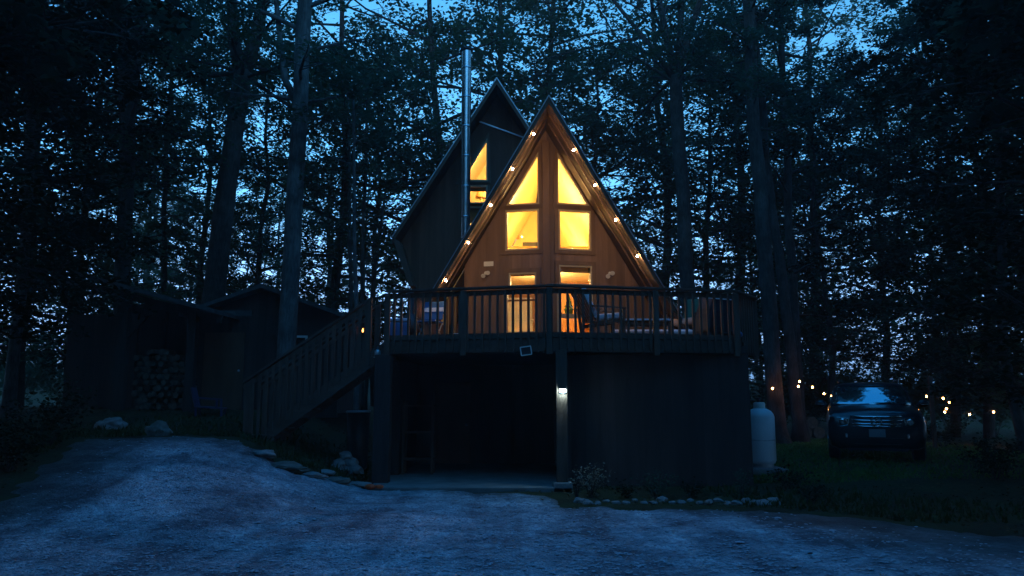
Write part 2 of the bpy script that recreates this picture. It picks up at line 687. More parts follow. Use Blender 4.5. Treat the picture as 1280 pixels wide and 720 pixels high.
# loose stones lying on the drive (past counting)
def pebbles():
    vs, fs = [], []
    base = [(1, 0, 0), (-1, 0, 0), (0, 1, 0), (0, -1, 0), (0, 0, 1), (0, 0, -.6), (.7, .7, .45), (-.7, .7, .4), (.7, -.7, .4), (-.7, -.7, .5)]
    hull = bmesh.new()
    for b in base:
        hull.verts.new(b)
    bmesh.ops.convex_hull(hull, input=hull.verts)
    hull.verts.ensure_lookup_table()
    hv = [v.co.copy() for v in hull.verts]
    hf = [[v.index for v in f.verts] for f in hull.faces]
    hull.free()
    R = random.Random(5)
    cnt = 0
    while cnt < 11000:
        y = 6.6 + 9 * R.random() ** 1.3
        x = R.uniform(-0.75, 0.75) * y
        if sdist((x, y), drive_poly) < 0.1 + 0.2 * R.random():
            continue
        if R.random() < soil_shade_of(x, y) * 1.1:
            continue
        r = R.choice((.008, .011, .012, .015, .018, .022)) * R.uniform(.8, 1.3)
        if R.random() < .006:
            r *= 2
        a = R.uniform(0, 6.28)
        z = gravel_z(x, y) + r * .25
        ca, sa = math.cos(a), math.sin(a)
        sx, sy, sz = R.uniform(.7, 1.4), R.uniform(.7, 1.2), R.uniform(.25, .5)
        b0 = len(vs)
        for v in hv:
            X, Y, Z = v.x * r * sx, v.y * r * sy, v.z * r * sz
            vs.append((x + X * ca - Y * sa, y + X * sa + Y * ca, z + Z))
        fs += [tuple(i + b0 for i in f) for f in hf]
        cnt += 1
    me = bpy.data.meshes.new('gravel')
    me.from_pydata(vs, [], fs)
    me.materials.append(MT['pebble'])
    o = bpy.data.objects.new('gravel', me)
    COL.objects.link(o)
    tag(o, 'loose grey stones scattered over the gravel drive', 'gravel', kind='stuff')


MT['pebble'] = mat('loose_gravel_stone', (0.33, 0.36, 0.40), 0.8, 0.3, 3.7, bump=0.2)
pebbles()


# ------------------------------------------------------------------ grass, litter
def blades(name, label, region, count, hgt, mtl, seed, cat, kind='stuff', wid=0.012):
    R = np.random.default_rng(seed)
    vs, fs = [], []
    n = 0
    while n < count:
        x, y = region(R)
        if x is None:
            continue
        z = gh(x, y) - 0.01
        a = R.uniform(0, 6.28)
        h = hgt * R.uniform(.5, 1.3)
        lx, ly = R.normal(0, .4) * h, R.normal(0, .4) * h
        w = wid * R.uniform(.6, 1.5)
        cx, cy = math.cos(a) * w, math.sin(a) * w
        b = len(vs)
        vs += [(x - cx, y - cy, z), (x + cx, y + cy, z), (x + lx * .4 + cx * .7, y + ly * .4 + cy * .7, z + h * .6),
               (x + lx * .4 - cx * .7, y + ly * .4 - cy * .7, z + h * .6), (x + lx, y + ly, z + h)]
        fs += [(b, b + 1, b + 2, b + 3), (b + 3, b + 2, b + 4)]
        n += 1
    me = bpy.data.meshes.new(name)
    me.from_pydata(vs, [], fs)
    me.materials.append(mtl)
    o = bpy.data.objects.new(name, me)
    COL.objects.link(o)
    return tag(o, label, cat, kind=kind)


MT['grass'] = leaf_mat('lawn_grass', (0.05, 0.10, 0.025), (0.12, 0.20, 0.05), 0.2)


def lawn_region(R):
    y = R.uniform(14.6, 25)
    x = R.uniform(4.7, 12.5)
    dens = 1.0 if x < 7.6 + (y - 15) * .25 else 0.35
    if R.random() > dens or (x < 5.4 and y < 15.2):
        return None, None
    return x, y


blades('grass', 'short green lawn between the propane tank and the parked car', lawn_region, 26000, 0.07, MT['grass'], 4, 'grass')


def bank_region(R):
    if R.random() < .6:
        x, y = R.uniform(-11, -2.7), R.uniform(12.5, 19)
    else:
        x, y = R.uniform(3.5, 13), R.uniform(10.5, 16)
    d = sdist((x, y), drive_poly)
    if d > -0.12 or (-2.8 < x < 5 and y > 14.4) or d < -3 or R.random() > math.exp(d * .6):
        return None, None
    return x, y


blades('weeds', 'low weeds along the unmown edges of the drive', bank_region, 6500, 0.10, leaf_mat('weed_leaf', (0.03, 0.05, 0.02), (0.07, 0.08, 0.03)), 9, 'weeds', wid=0.016)


def flat_leaves(cen, size, tilt, R, aspect=0.62):
    """rhombic leaves, numpy: returns verts (4N,3)"""
    n = len(cen)
    yaw = R.uniform(0, 2 * PI, n)
    nx, ny = R.normal(0, tilt, n), R.normal(0, tilt, n)
    nrm = np.stack([nx, ny, np.ones(n)], 1)
    nrm /= np.linalg.norm(nrm, axis=1)[:, None]
    a = np.stack([np.cos(yaw), np.sin(yaw), np.zeros(n)], 1)
    a -= nrm * (a * nrm).sum(1)[:, None]
    a /= np.linalg.norm(a, axis=1)[:, None]
    b = np.cross(nrm, a)
    s = (size * R.uniform(.65, 1.25, n))[:, None]
    v = np.empty((n, 4, 3))
    v[:, 0] = cen - a * s * .5
    v[:, 1] = cen + b * s * aspect * .5 + a * s * .06
    v[:, 2] = cen + a * s * .5 - nrm * s * .1
    v[:, 3] = cen - b * s * aspect * .5 + a * s * .06
    return v.reshape(-1, 3)


def quads_object(name, verts, mtl, parent=None, loc=None):
    n = len(verts) // 4
    me = bpy.data.meshes.new(name)
    me.vertices.add(n * 4)
    me.vertices.foreach_set('co', verts.astype(np.float32).ravel())
    me.loops.add(n * 4)
    me.loops.foreach_set('vertex_index', np.arange(n * 4, dtype=np.int32))
    me.polygons.add(n)
    me.polygons.foreach_set('loop_start', np.arange(0, n * 4, 4, dtype=np.int32))
    me.polygons.foreach_set('loop_total', np.full(n, 4, dtype=np.int32))
    me.materials.append(mtl)
    me.update()
    me.validate()
    o = bpy.data.objects.new(name, me)
    COL.objects.link(o)
    if parent is not None:
        o.parent = parent
    if loc is not None:
        o.location = loc
    return o


# leaf litter under the trees
R_ = np.random.default_rng(21)
lc = []
while len(lc) < 14000:
    x, y = R_.uniform(-14, 14), R_.uniform(9, 24)
    if sdist((x, y), drive_poly) > -0.05 or (-2.6 < x < 4.8 and y > 14.3):
        if sdist((x, y), drive_poly) < 0.05 or R_.random() > .05:
            continue
    lc.append((x, y, gh(x, y) + R_.uniform(.01, .04)))
o = quads_object('leaves', flat_leaves(np.array(lc), 0.075, .3, R_), leaf_mat('dry_leaf', (0.05, 0.035, 0.02), (0.14, 0.10, 0.055)))
tag(o, 'dry fallen leaves strewn over the forest floor', 'leaves', kind='stuff')

# ------------------------------------------------------------------ HOUSE
house = thing('a_frame_house', 'brown A-frame house with two steep gables, glowing yellow windows and a dark ground floor', 'house', (0.72, 16.1, 0))
XR = at(686, 120, 15.4).x
ZR = at(686, 120, 15.4).z
SL = 1.66
PR = 0.22            # prow: y falls back by this per metre of x
YT, YF = 15.4, 17.05  # rake tip, facade centre
ZF = 2.78            # deck / floor level
TV = 0.15
YB = 24.2


def sided(sg):
    return lambda s, z, d: V((XR + sg * (s - d * 0.21), YF + PR * s + d * 0.977, z))


def onfac(px, py, sg):
    d = ray(px, py)
    t = (YF - PR * sg * XR) / (d.y - PR * sg * d.x)
    p = CAM + d * t
    return (abs(p.x - XR) if sg * (p.x - XR) > 0 else -abs(p.x - XR), p.z)


def under(s):
    return ZR - TV - SL * s


def window(fn, glass, name='window', fw=0.045, tw=0.085, bars=(), pm=None, shade=None, trimm=None):
    """trim + frame ring + pane (+ bars) set into a hole; returns the hole outline"""
    hole = offset(glass, fw)
    mb = MB()
    mb.plate(lambda a, b, d: fn(a, b, d - 0.028), offset(glass, fw + tw), [offset(glass, fw - 0.004)], 0.026, 0)
    mb.plate(lambda a, b, d: fn(a, b, d - 0.012), offset(glass, fw - 0.006), [glass], 0.10, 1)
    w = mb.build(name, [MT['trim'], trimm or MT['frame']], house)
    p = MB().plate(lambda a, b, d: fn(a, b, d + 0.04), offset(glass, 0.004), [], 0.006).build('pane', MT['pane'], w)
    if bars:
        b_ = MB()
        for bar in bars:
            b_.plate(lambda a, b, d: fn(a, b, d + 0.02), bar, [], 0.035)
        b_.build('glazing_bar', MT['trim'], w)
    if shade:
        MB().plate(lambda a, b, d: fn(a, b, d + 0.09), shade, [], 0.01).build('blind', MT['shade'], w)
    return hole


def rect(x0, y0, x1, y1):
    return [(x0, y0), (x1, y0), (x1, y1), (x0, y1)]


wins = {
    (-1, 'tri'): [(671.9, 194.2), (671.9, 253.3), (636.5, 255.2)],
    (1, 'tri'): [(697.9, 194.6), (697.9, 253.3), (732.9, 255.6)],
    (-1, 'mid'): [(634, 264.8), (671.7, 263.3), (671.7, 309.6), (634, 311.7)],
    (1, 'mid'): [(700, 263.8), (736.5, 265.8), (737, 311.7), (700, 310.2)],
    (-1, 'transom'): [(638, 343.3), (668.3, 342), (668.3, 356), (638, 356.6)],
    (1, 'transom'): [(700.8, 333), (737.6, 334.6), (738, 355), (700.8, 354.2)],
    (-1, 'low'): [(634.5, 366), (669, 365), (669, 414), (634.5, 415)],
}
holes = {-1: [], 1: []}
for (sg, k), pts in wins.items():
    fn = sided(sg)
    g = [onfac(x, y, sg) for x, y in pts]
    if k != 'tri':  # square up
        s0 = sum(sorted(p[0] for p in g)[:2]) / 2
        s1 = sum(sorted(p[0] for p in g)[2:]) / 2
        z0 = sum(sorted(p[1] for p in g)[:2]) / 2
        z1 = sum(sorted(p[1] for p in g)[2:]) / 2
        g = rect(s0, z0, s1, z1)
    else:
        sc_ = (g[0][0] + g[1][0]) / 2
        zb_ = (g[1][1] + g[2][1]) / 2
        g = [(sc_, g[0][1]), (sc_, zb_), (g[2][0], zb_)]
    bars, shade = (), None
    if k == 'low':
        zz = g[0][1] + (g[2][1] - g[0][1]) * .80
        bars = [rect(g[0][0], zz - .02, g[2][0], zz + .02)]
    if k == 'transom':
        h = (g[2][1] - g[0][1]) * (.3 if sg > 0 else .12)
        shade = rect(g[0][0] - .02, g[2][1] - h, g[2][0] + .02, g[2][1] + .03)
    holes[sg].append(window(fn, g, bars=bars, shade=shade))

# glazed entrance door on the right half
fn = sided(1)
dg = [onfac(700.5, 365, 1), onfac(738, 417, 1)]
ds0, ds1 = dg[0][0], dg[1][0]
dz0, dz1 = ZF + 0.02, dg[0][1] + .07
dhole = rect(ds0 - .09, dz0, ds1 + .09, dz1)
zm = onfac(720, 395, 1)[1]
mid = (ds0 + ds1) / 2
lights = [rect(ds0, zm + .05, ds1, dz1 - .07), rect(ds0, dz0 + .1, ds1, zm - .05)]
dmb = MB().plate(lambda a, b, d: fn(a, b, d + .02), rect(ds0 - .085, dz0, ds1 + .085, dz1 - .004), lights, 0.05)
door = dmb.build('door', MT['frame'], house)
for l in lights:
    MB().plate(lambda a, b, d: fn(a, b, d + .04), l, [], 0.006).build('pane', MT['pane'], door)
MB().box(fn(ds1 + .045, zm, -0.02), (.03, .06, .14)).build('handle', MT['dark'], door)
MB().plate(lambda a, b, d: fn(a, b, d - 0.026), rect(ds0 - .18, dz0, ds1 + .18, dz1 + .09), [rect(ds0 - .088, dz0 + .001, ds1 + .088, dz1)], 0.024).build('door_frame', MT['trim'], house)
holes[1].append(dhole)

SC = 1.87  # the left roof stops above a side entrance
for sg in (-1, 1):
    fn = sided(sg)
    smax = (under(0) - ZF) / SL
    if sg > 0:
        outer = [(0, ZF), (smax, ZF), (0, under(0))]
    else:
        outer = [(0, ZF), (SC, ZF), (SC, under(SC)), (0, under(0))]
    MB().plate(fn, outer, holes[sg], 0.14).build('wall', [MT['siding']], house)
    # interior lining
    ins = [[p for p in offset(h, 0.01)] for h in holes[sg]]
    MB().plate(lambda a, b, d: fn(a, b, d + 0.142), [(p[0], p[1]) for p in outer], ins, 0.012).build('wall_lining', MT['cream'], house)

# centre trim post on the prow edge
MB().box((XR, YF - 0.035, (ZF + under(0)) / 2 - .1), (.15, .06, under(0) - ZF - .35)).build('corner_board', MT['trim'], house)


# roof slabs
def roof_slab(sg, s_end, y_of, zr, xr, sl, tv, yb, name='roof'):
    mb = MB()
    def P(s, y, d):
        return V((xr + sg * s, y, zr - sl * s - d))
    s0, s1 = 0.0, s_end
    q = []
    for d in (0, tv):
        q += [P(s0, y_of(s0), d), P(s1, y_of(s1), d), P(s1, yb, d), P(s0, yb, d)]
    mb.add(q, [(0, 1, 2, 3)], 0)
    mb.add(q, [(4, 7, 6, 5)], 1)
    mb.add(q, [(0, 4, 5, 1), (1, 5, 6, 2), (2, 6, 7, 3), (3, 7, 4, 0)], 2)
    return mb.build(name, [MT['roofing'], MT['soffit'], MT['rake']], house)


yrake = lambda s: YT + PR * s
roof_slab(-1, 2.46, yrake, ZR, XR, SL, TV, YB)
roof_slab(1, (ZR - ZF + .02) / SL, yrake, ZR, XR, SL, TV, YB)
# drip edge along each rake + a second soffit batten
for sg, se in ((-1, 2.46), (1, 3.1)):
    mb = MB()
    a = V((XR + sg * .0, YT - .012, ZR + .012))
    b = V((XR + sg * se, yrake(se) - .012, ZR - SL * se + .012))
    mb.beam(a, b, .02, .025, up=(0, -1, 0))
    mb.build('drip_edge', MT['drip'], house)
    mb = MB()
    for off, yy in ((.30, .5), (.36, 1.0)):
        a = V((XR + sg * .05, YT + yy, ZR - TV - .06 - .02))
        b = V((XR + sg * (se - .25), yrake(se - .25) + yy, ZR - TV - SL * (se - .25) - .02))
        mb.beam(a, b, .05, .05, up=(0, -1, 0))
    mb.build('soffit_batten', MT['rake'], house)
# interior skins of the roof (pine tongue-and-groove, lit)
for sg, se in ((-1, 2.42), (1, 2.85)):
    q = []
    for d in (0.004, 0.03):
        for s, y in ((0.03, YF + .165), (se, YF + PR * se + .165), (se, YB - .3), (0.03, YB - .3)):
            q.append(V((XR + sg * (s - .0), y, ZR - TV - SL * s - d * 1.9)))
    MB().add(q, [(0, 1, 2, 3), (4, 7, 6, 5), (0, 4, 5, 1), (1, 5, 6, 2), (2, 6, 7, 3), (3, 7, 4, 0)]).build('ceiling', MT['cream'], house)
# back wall, lower floor, loft floor
MB().plate(lambda a, b, d: V((XR + a, YB - .28 + d, b)), [(-2.8, ZF), (2.85, ZF), (0, under(0))], [], .14).build('wall', [MT['cream']], house)
MB().box((XR + .05, 20.7, ZF - .06), (5.8, 6.6, .11)).build('floor', MT['pine'], house)
LZ = 4.62
lw = (under(0) - LZ) / SL
MB().plate(lambda a, b, d: V((XR + a, b, LZ + d)), [(0, YF + .17), (lw, YF + .17 + PR * lw), (lw, YB - .3), (-lw, YB - .3), (-lw, YF + .17 + PR * lw)], [], .12).build('loft_floor', MT['cream'], house)
# side wall under the cut left roof
MB().box((XR - SC + .07, 20.1, (ZF + under(SC)) / 2), (.12, 5.0, under(SC) - ZF - .1)).build('wall', MT['siding'], house)
# loft half wall, ledge, dark shelf, triangular inner window, partition
hw = MB()
hw.box((XR + .0, 20.0, LZ + .12 + .42), (3.2, .08, .84))
hw.build('loft_half_wall', MT['cream'], house)
MB().box((XR, 20.0, LZ + .985), (3.1, .13, .035)).build('loft_rail', MT['pine'], house)
p = at(663, 296, 20.4)
tag(MB().box((p.x, 20.4, LZ + 1.10), (.42, .24, .17)).box((p.x, 20.27, LZ + 1.10), (.36, .01, .12)).build('record_player', MT['dark'], bevel=.01), 'small dark box on the loft rail behind the upper left window', 'box')
tri = [(at(637.5, 294, YB - .4).x, at(637, 294, YB - .4).z), (at(645, 294, YB - .4).x, at(645, 294, YB - .4).z), (at(645, 272, YB - .4).x, at(645, 272, YB - .4).z)]
iw = MB().plate(lambda a, b, d: V((a, YB - .34 + d, b)), offset(tri, .11), [tri], .05).build('window', MT['pine'], house)
MB().plate(lambda a, b, d: V((a, YB - .30 + d, b)), tri, [], .01).build('pane', MT['dark'], iw)
MB().box((XR + .35, 21.1, LZ + 1.05), (.5, .06, .03)).build('loft_shelf', MT['dark'], house)
# lower room: kitchen wall on the left, pine partition on the right
tag(MB().box((XR - .95, 21.70, 4.15), (1.5, .4, .62)).box((XR - 1.33, 21.49, 4.15), (.7, .02, .56)).box((XR - .56, 21.49, 4.15), (.7, .02, .56)).build('kitchen_cupboard', MT['white'], bevel=.008), 'white wall cupboard seen through the lower left window', 'cupboard')
tag(MB().box((XR - .95, 21.55, 3.28), (1.5, .6, .98)).box((XR - .95, 21.52, 3.80), (1.56, .66, .05)).build('kitchen_counter', MT['white'], bevel=.008), 'white kitchen counter seen through the lower left window', 'counter')
MB().box((XR - .3, 22.00, (ZF + LZ) / 2), (4.2, .08, LZ - ZF - .01)).build('partition', MT['pine'], house)
MB().box((XR + 1.0, 19.7, (ZF + LZ) / 2), (1.7, .08, LZ - ZF - .02)).build('partition', MT['pine'], house)
fig = MB()
fp = at(711, 380, 19.0)
fig.lathe([(.09, 0), (.10, .12), (.02, .13)], (fp.x, 19.0, fp.z - .28), 12)
for k in range(4):
    fig.lathe([(.14 - .03 * k, 0), (.005, .14)], (fp.x, 19.0, fp.z - .15 + .085 * k), 10)
tag(fig.build('potted_plant', leaf_mat('house_plant', (.03, .06, .02), (.06, .09, .03))), 'small dark conical plant behind the glazed door', 'plant')
tag(MB().box((fp.x, 19.0, fp.z - .31), (.5, .25, .04)).box((fp.x - .21, 19.0, (fp.z - .31 + ZF) / 2), (.04, .22, fp.z - .33 - ZF)).box((fp.x + .21, 19.0, (fp.z - .31 + ZF) / 2), (.04, .22, fp.z - .33 - ZF)).build('plant_stand', MT['pine']), 'small wooden stand holding a plant behind the glazed door', 'stand')


# lamps inside
def lamp(px_, loc, r, strength, col, label, grp='ceiling lamps inside the house'):
    t = thing('ceiling_lamp', label, 'lamp', loc, grp)
    MB().ball((0, 0, 0), r, 10).build('lamp_shade', emit('lamp_globe', col, strength), t, smooth=True, loc=(0, 0, 0))
    MB().tube([(0, 0, r * .9), (0, 0, r + .16)], .012, 8).build('stem', MT['dark'], t, loc=(0, 0, 0))
    return t


WARM = (1.0, 0.62, 0.22)
lamp(0, (XR - .02, 18.1, 6.0), .10, 170, WARM, 'glowing globe lamp hanging in the loft behind the upper windows')
lamp(0, (XR + .25, 21.0, LZ + .55), .10, 150, WARM, 'glowing globe lamp low behind the loft half wall')
lamp(0, (XR - .02, 18.2, 4.28), .09, 130, (1.0, .66, .28), 'glowing globe lamp hanging behind the glazed door and lower window')

# ---- wing (taller gable behind, left)
WT, WF = 17.3, 17.95
pa = at(621, 98, WT)
XW, ZW = pa.x, pa.z
pk = at(490, 297, WT)
SW = (ZW - pk.z) / (XW - pk.x)
TW = .14
pj = at(512, 357, WT)
wl = lambda x: ZR - SL * (XR - x)         # outer surface of the main left roof at x
xi = (ZW + SW * XW - ZR + SL * XR) / (SW + SL)
zi = ZW - SW * (xi - XW)
XE = XR - 2.46                            # foot of the cut main roof
xc = (ZW - TW + SW * XW - ZR + SL * XR) / (SW + SL)
wing = [(XW, ZW - TW), (xc, wl(xc)), (XE + .02, wl(XE + .02) + .004), (XE + .02, wl(XE) - .5), (XR - SC - .02, wl(XE) - .5),
        (XR - SC - .02, ZF), (pj.x, ZF), (pj.x, pj.z), (pk.x + .06, ZW - SW * (XW - pk.x - .06) - TW)]
wfn = lambda a, b, d: V((a, WF + d, b))


def onw(px, py):
    p = at(px, py, WF)
    return (p.x, p.z)


g1 = [onw(608, 177), onw(608, 224.8), onw(579.5, 224.8)]
g1 = [g1[0], (g1[0][0], g1[1][1]), g1[2]]
a_, b_ = onw(578, 253), onw(607.3, 233.5)
g2 = rect(a_[0], a_[1], b_[0], b_[1])
a_, b_ = onw(578, 284), onw(601, 259.6)
g3 = rect(a_[0], a_[1], b_[0], b_[1])
a_, b_ = onw(561, 425), onw(568.5, 369)
g4 = rect(a_[0], ZF + .12, b_[0], b_[1])
wh = [window(wfn, g1, tw=.07), window(wfn, g2, tw=.05, shade=rect(g2[0][0] - .02, g2[2][1] - .09, g2[2][0] + .02, g2[2][1] + .03)), window(wfn, g3, tw=.05, shade=rect(g3[0][0] - .02, g3[2][1] - .35, g3[2][0] + .02, g3[2][1] + .03)),
      window(wfn, g4, tw=.03, fw=.03)]
# keep the holes inside the outline
MB().plate(wfn, wing, wh, .14).build('wall', MT['siding_dark'], house)
ins = [offset(h, .01) for h in wh]
MB().plate(lambda a, b, d: wfn(a, b, d + .142), wing, ins, .012).build('wall_lining', MT['cream'], house)
yw = lambda s: WT
roof_slab(-1, XW - pk.x, yw, ZW, XW, SW, TW, YB - .4)
roof_slab(1, xi - XW - .05, yw, ZW, XW, SW, TW, YB - .4)
# folded-in lower rake below the eave, and side wall
mb = MB()
mb.add([V((pk.x, WT, pk.z)), V((pj.x - .02, WT, pj.z)), V((pj.x - .02, YB - .4, pj.z)), V((pk.x, YB - .4, pk.z)),
        V((pk.x + .2, WT, pk.z - .1)), V((pj.x + .1, WT, pj.z)), V((pj.x + .1, YB - .4, pj.z)), V((pk.x + .2, YB - .4, pk.z - .1))],
       [(0, 1, 2, 3), (4, 7, 6, 5), (0, 4, 5, 1), (1, 5, 6, 2), (2, 6, 7, 3), (3, 7, 4, 0)])
mb.build('eave_return', MT['rake'], house)
MB().box((pj.x + .06, (WF + .15 + YB - .4) / 2, (ZF + pj.z) / 2), (.12, YB - .4 - WF - .15, pj.z - ZF)).build('wall', MT['siding'], house)
for sg, se in ((-1, XW - pk.x), (1, xi - XW - .02)):
    MB().beam((XW, WT - .012, ZW + .01), (XW + sg * se, WT - .012, ZW - SW * se + .01), .02, .022, up=(0, -1, 0)).build('drip_edge', MT['drip'], house)
# diagonal flashing line across the gable, seen above the wing windows
a_, b_ = at(588, 148, WF - .03), at(655, 172, WF - .03)
MB().beam(a_, b_, .03, .03, up=(0, -1, 0)).build('flashing', MT['drip'], house)
# wing interior: back wall, right-hand lining, floors
ofs = .16
MB().plate(lambda a, b, d: V((a, 21.4 + d, b)), wing, [], .08).build('wall', MT['cream'], house)
q = []
for d in (0, .03):
    for x, y in ((xc - .08 + d, WF + .16), (XE + .05 + d, WF + .16), (XE + .05 + d, 21.4), (xc - .08 + d, 21.4)):
        q.append(V((x, y, wl(x) + ofs)))
MB().add(q, [(0, 1, 2, 3), (4, 7, 6, 5), (0, 4, 5, 1), (1, 5, 6, 2), (2, 6, 7, 3), (3, 7, 4, 0)]).build('wall_lining', MT['cream'], house)
q = []
for d in (.01, .05):
    for s, y in ((0, WF + .16), (XW - pk.x - .1, WF + .16), (XW - pk.x - .1, 21.4), (0, 21.4)):
        q.append(V((XW - s, y, ZW - TW - SW * s - d)))
MB().add(q, [(0, 1, 2, 3), (4, 7, 6, 5), (0, 4, 5, 1), (1, 5, 6, 2), (2, 6, 7, 3), (3, 7, 4, 0)]).build('ceiling', MT['cream'], house)
MB().box((-1.55, 19.7, 4.95), (1.5, 3.2, .08)).build('loft_floor', MT['pine'], house)
lamp(0, (XW + .42, 18.5, 6.9), .08, 760, WARM, 'glowing globe lamp hanging in the tall gable beside the stove pipe')
lamp(0, (-1.75, 19.4, 4.4), .05, 60, (1, .6, .22), 'glowing globe lamp inside the narrow side doorway')
dr = at(602, 247, 19.4)
ls = MB().lathe([(.17, 0), (.10, .22)], (dr.x, 19.4, dr.z), 14).tube([(dr.x, 19.4, dr.z - .45), (dr.x, 19.4, dr.z)], .02, 8)
tag(ls.build('table_lamp', MT['shade'], smooth=True), 'small tan lampshade glowing behind the window beside the stove pipe', 'lamp')

# ---- stove pipe
cp = at(581.5, 285, 17.25)
ct = at(580.5, 62, 17.25)
pr = .112
sp = MB().lathe([(pr, cp.z - .25), (pr, ct.z - .05)], (cp.x, 17.25, 0), 20).tube([(cp.x, 17.25, cp.z - .1), (cp.x, 18.0, cp.z - .1)], pr * .95, 16).build('stove_pipe', MT['steel'], house, smooth=True, split=40)
for k in range(6):
    z = cp.z + (ct.z - cp.z) * (k + .35) / 6
    MB().lathe([(pr + .003, z - .02), (pr + .009, z - .012), (pr + .009, z + .012), (pr + .003, z + .02)], (cp.x, 17.25, 0), 20).build('pipe_collar', MT['steel'], sp, smooth=True, split=40)
MB().lathe([(pr + .005, ct.z - .05), (pr + .035, ct.z - .03), (pr + .035, ct.z + .02), (pr - .02, ct.z + .045)], (cp.x, 17.25, 0), 20).build('pipe_cap', MT['dark'], sp, smooth=True, split=40)
MB().box((cp.x, 17.65, cp.z + 1.6), (.05, .6, .05)).build('pipe_bracket', MT['dark'], sp)

# ---- ground floor
BX0, BX1, BY = at(472, 600, 14.7).x, at(943, 600, 14.7).x, 14.75
BZ = 2.46
PXs = at(708, 600, BY).x
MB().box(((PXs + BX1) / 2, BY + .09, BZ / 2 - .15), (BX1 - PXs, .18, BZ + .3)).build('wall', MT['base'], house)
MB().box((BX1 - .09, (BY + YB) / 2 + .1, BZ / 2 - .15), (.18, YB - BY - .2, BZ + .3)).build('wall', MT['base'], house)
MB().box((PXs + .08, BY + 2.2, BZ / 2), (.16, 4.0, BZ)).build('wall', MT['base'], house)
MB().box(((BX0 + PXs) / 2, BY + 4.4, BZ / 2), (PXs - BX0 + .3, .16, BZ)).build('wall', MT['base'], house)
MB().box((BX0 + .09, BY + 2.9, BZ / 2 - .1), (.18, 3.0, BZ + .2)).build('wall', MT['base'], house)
MB().box(((BX0 + PXs) / 2, BY + 1.75, -.02), (PXs - BX0 + .1, 5.3, .2)).build('carport_floor', MT['concrete'], house, bevel=.015)
MB().box(((BX0 + BX1) / 2, 19.1, BZ + .1), (BX1 - BX0, 8.6, .14)).build('floor_slab', MT['base'], house)
gd = MB().box((BX0 + 1.05, BY + 4.28, 1.02), (.9, .06, 2.0))
gdo = gd.build('door', MT['rake'], house, bevel=.01)
MB().ball((BX0 + 1.4, BY + 4.22, 1.0), .035).build('handle', MT['galv'], gdo, smooth=True)
# timber corner post of the carport and a rough diagonal brace
MB().box((BX0 + .06, BY - .02, 1.15), (.30, .30, 2.6)).build('corner_post', MT['base'], house, bevel=.01)
# shelving and clutter inside the carport
sh = thing('storage_shelf', 'dim timber storage shelf standing inside the carport by its left wall', 'shelf', (BX0 + .55, BY + 1.7, 0.08))
for dx in (-.3, .3):
    for dy in (-.2, .2):
        MB().box((dx, dy, .75), (.05, .05, 1.5)).build('leg', MT['wood_deck'], sh, loc=(0, 0, 0))
for z in (.3, .85, 1.4):
    MB().box((0, 0, z), (.64, .44, .03)).build('shelf_board', MT['wood_deck_h'], sh, loc=(0, 0, 0))

# ------------------------------------------------------------------ DECK
deck = thing('raised_deck', 'raised timber deck with a baluster railing wrapping the front of the house', 'deck', (.72, 15, 0))
RT = 3.70
dl = at(485, 364, 14.75)
da = at(690, 355.6, 13.95)
dr_ = at(918, 364.5, 14.7)
de = at(941, 366, 15.7)
front = [V((dl.x, 14.75, 0)), V((da.x, 13.95, 0)), V((dr_.x, 14.7, 0)), V((de.x, 15.7, 0)), V((de.x, 18.0, 0))]
left_back = V((dl.x - .02, 17.15, 0))
outl = [(p.x, p.y) for p in front] + [(XR + 3.2, 18.0), (XR + 2.9, YF + PR * 2.9 - .03), (XR, YF - .05), (XR - SC, YF + PR * SC - .05), (XR - SC, WF - .04), (dl.x, WF - .04)]
MB().plate(lambda a, b, d: V((a, b, ZF - .05 + d)), outl, [], .045).build('deck_boards', MT['wood_deck_h'], deck)
# rim joists, joists underneath
for i in range(4):
    a, b = front[i], front[i + 1]
    MB().beam(V((a.x, a.y + .05, 2.60)), V((b.x, b.y + .05, 2.60)), .05, .24).build('rim_joist', MT['wood_deck_h'], deck)
for k in range(11):
    x = dl.x + .3 + k * .66
    y0 = 14.75 - .8 * max(0, 1 - abs(x - da.x) / 3.2) + .1
    MB().box((x, (y0 + 16.0) / 2, 2.60), (.045, 16.0 - y0, .22)).build('joist', MT['wood_deck'], deck)
# balusters: pickets that run from the rail down over the rim joist to cut ends
pick = MB()
w2 = .021
pz = [(-w2, RT - .09), (w2, RT - .09), (w2, 2.53), (.0, 2.485), (-w2, 2.53)]
pick.plate(lambda a, b, d: V((a, d - .02, b)), pz, [], .036)
pm = pick.build('baluster', MT['wood_deck'], deck, loc=(0, 0, 0))
pm.matrix_parent_inverse = Matrix.Identity(4)
first = True


def place_part(o, p, rz):
    o.location = p - V(deck.location)
    o.rotation_euler = (0, 0, rz)


posts = [(485, 0), (579, 0), (685, 1), (820, 1), (918, 2)]
nb = 0
pend = V((dl.x, 14.75, 0))
for i in range(4):
    a, b = front[i], front[i + 1]
    d = b - a
    L = d.length
    n = max(2, round(L / .148))
    for k in range(n):
        if (i < 3 and k == 0):
            continue
        p = a + d * ((k + .0) / n)
        nrm = V((d.y, -d.x, 0)).normalized()
        o = pm if first else pm.copy()
        if not first:
            COL.objects.link(o)
        first = False
        place_part(o, V((p.x, p.y, 0)) + nrm * .012, math.atan2(d.y, d.x) + random.uniform(-.02, .02))
        nb += 1
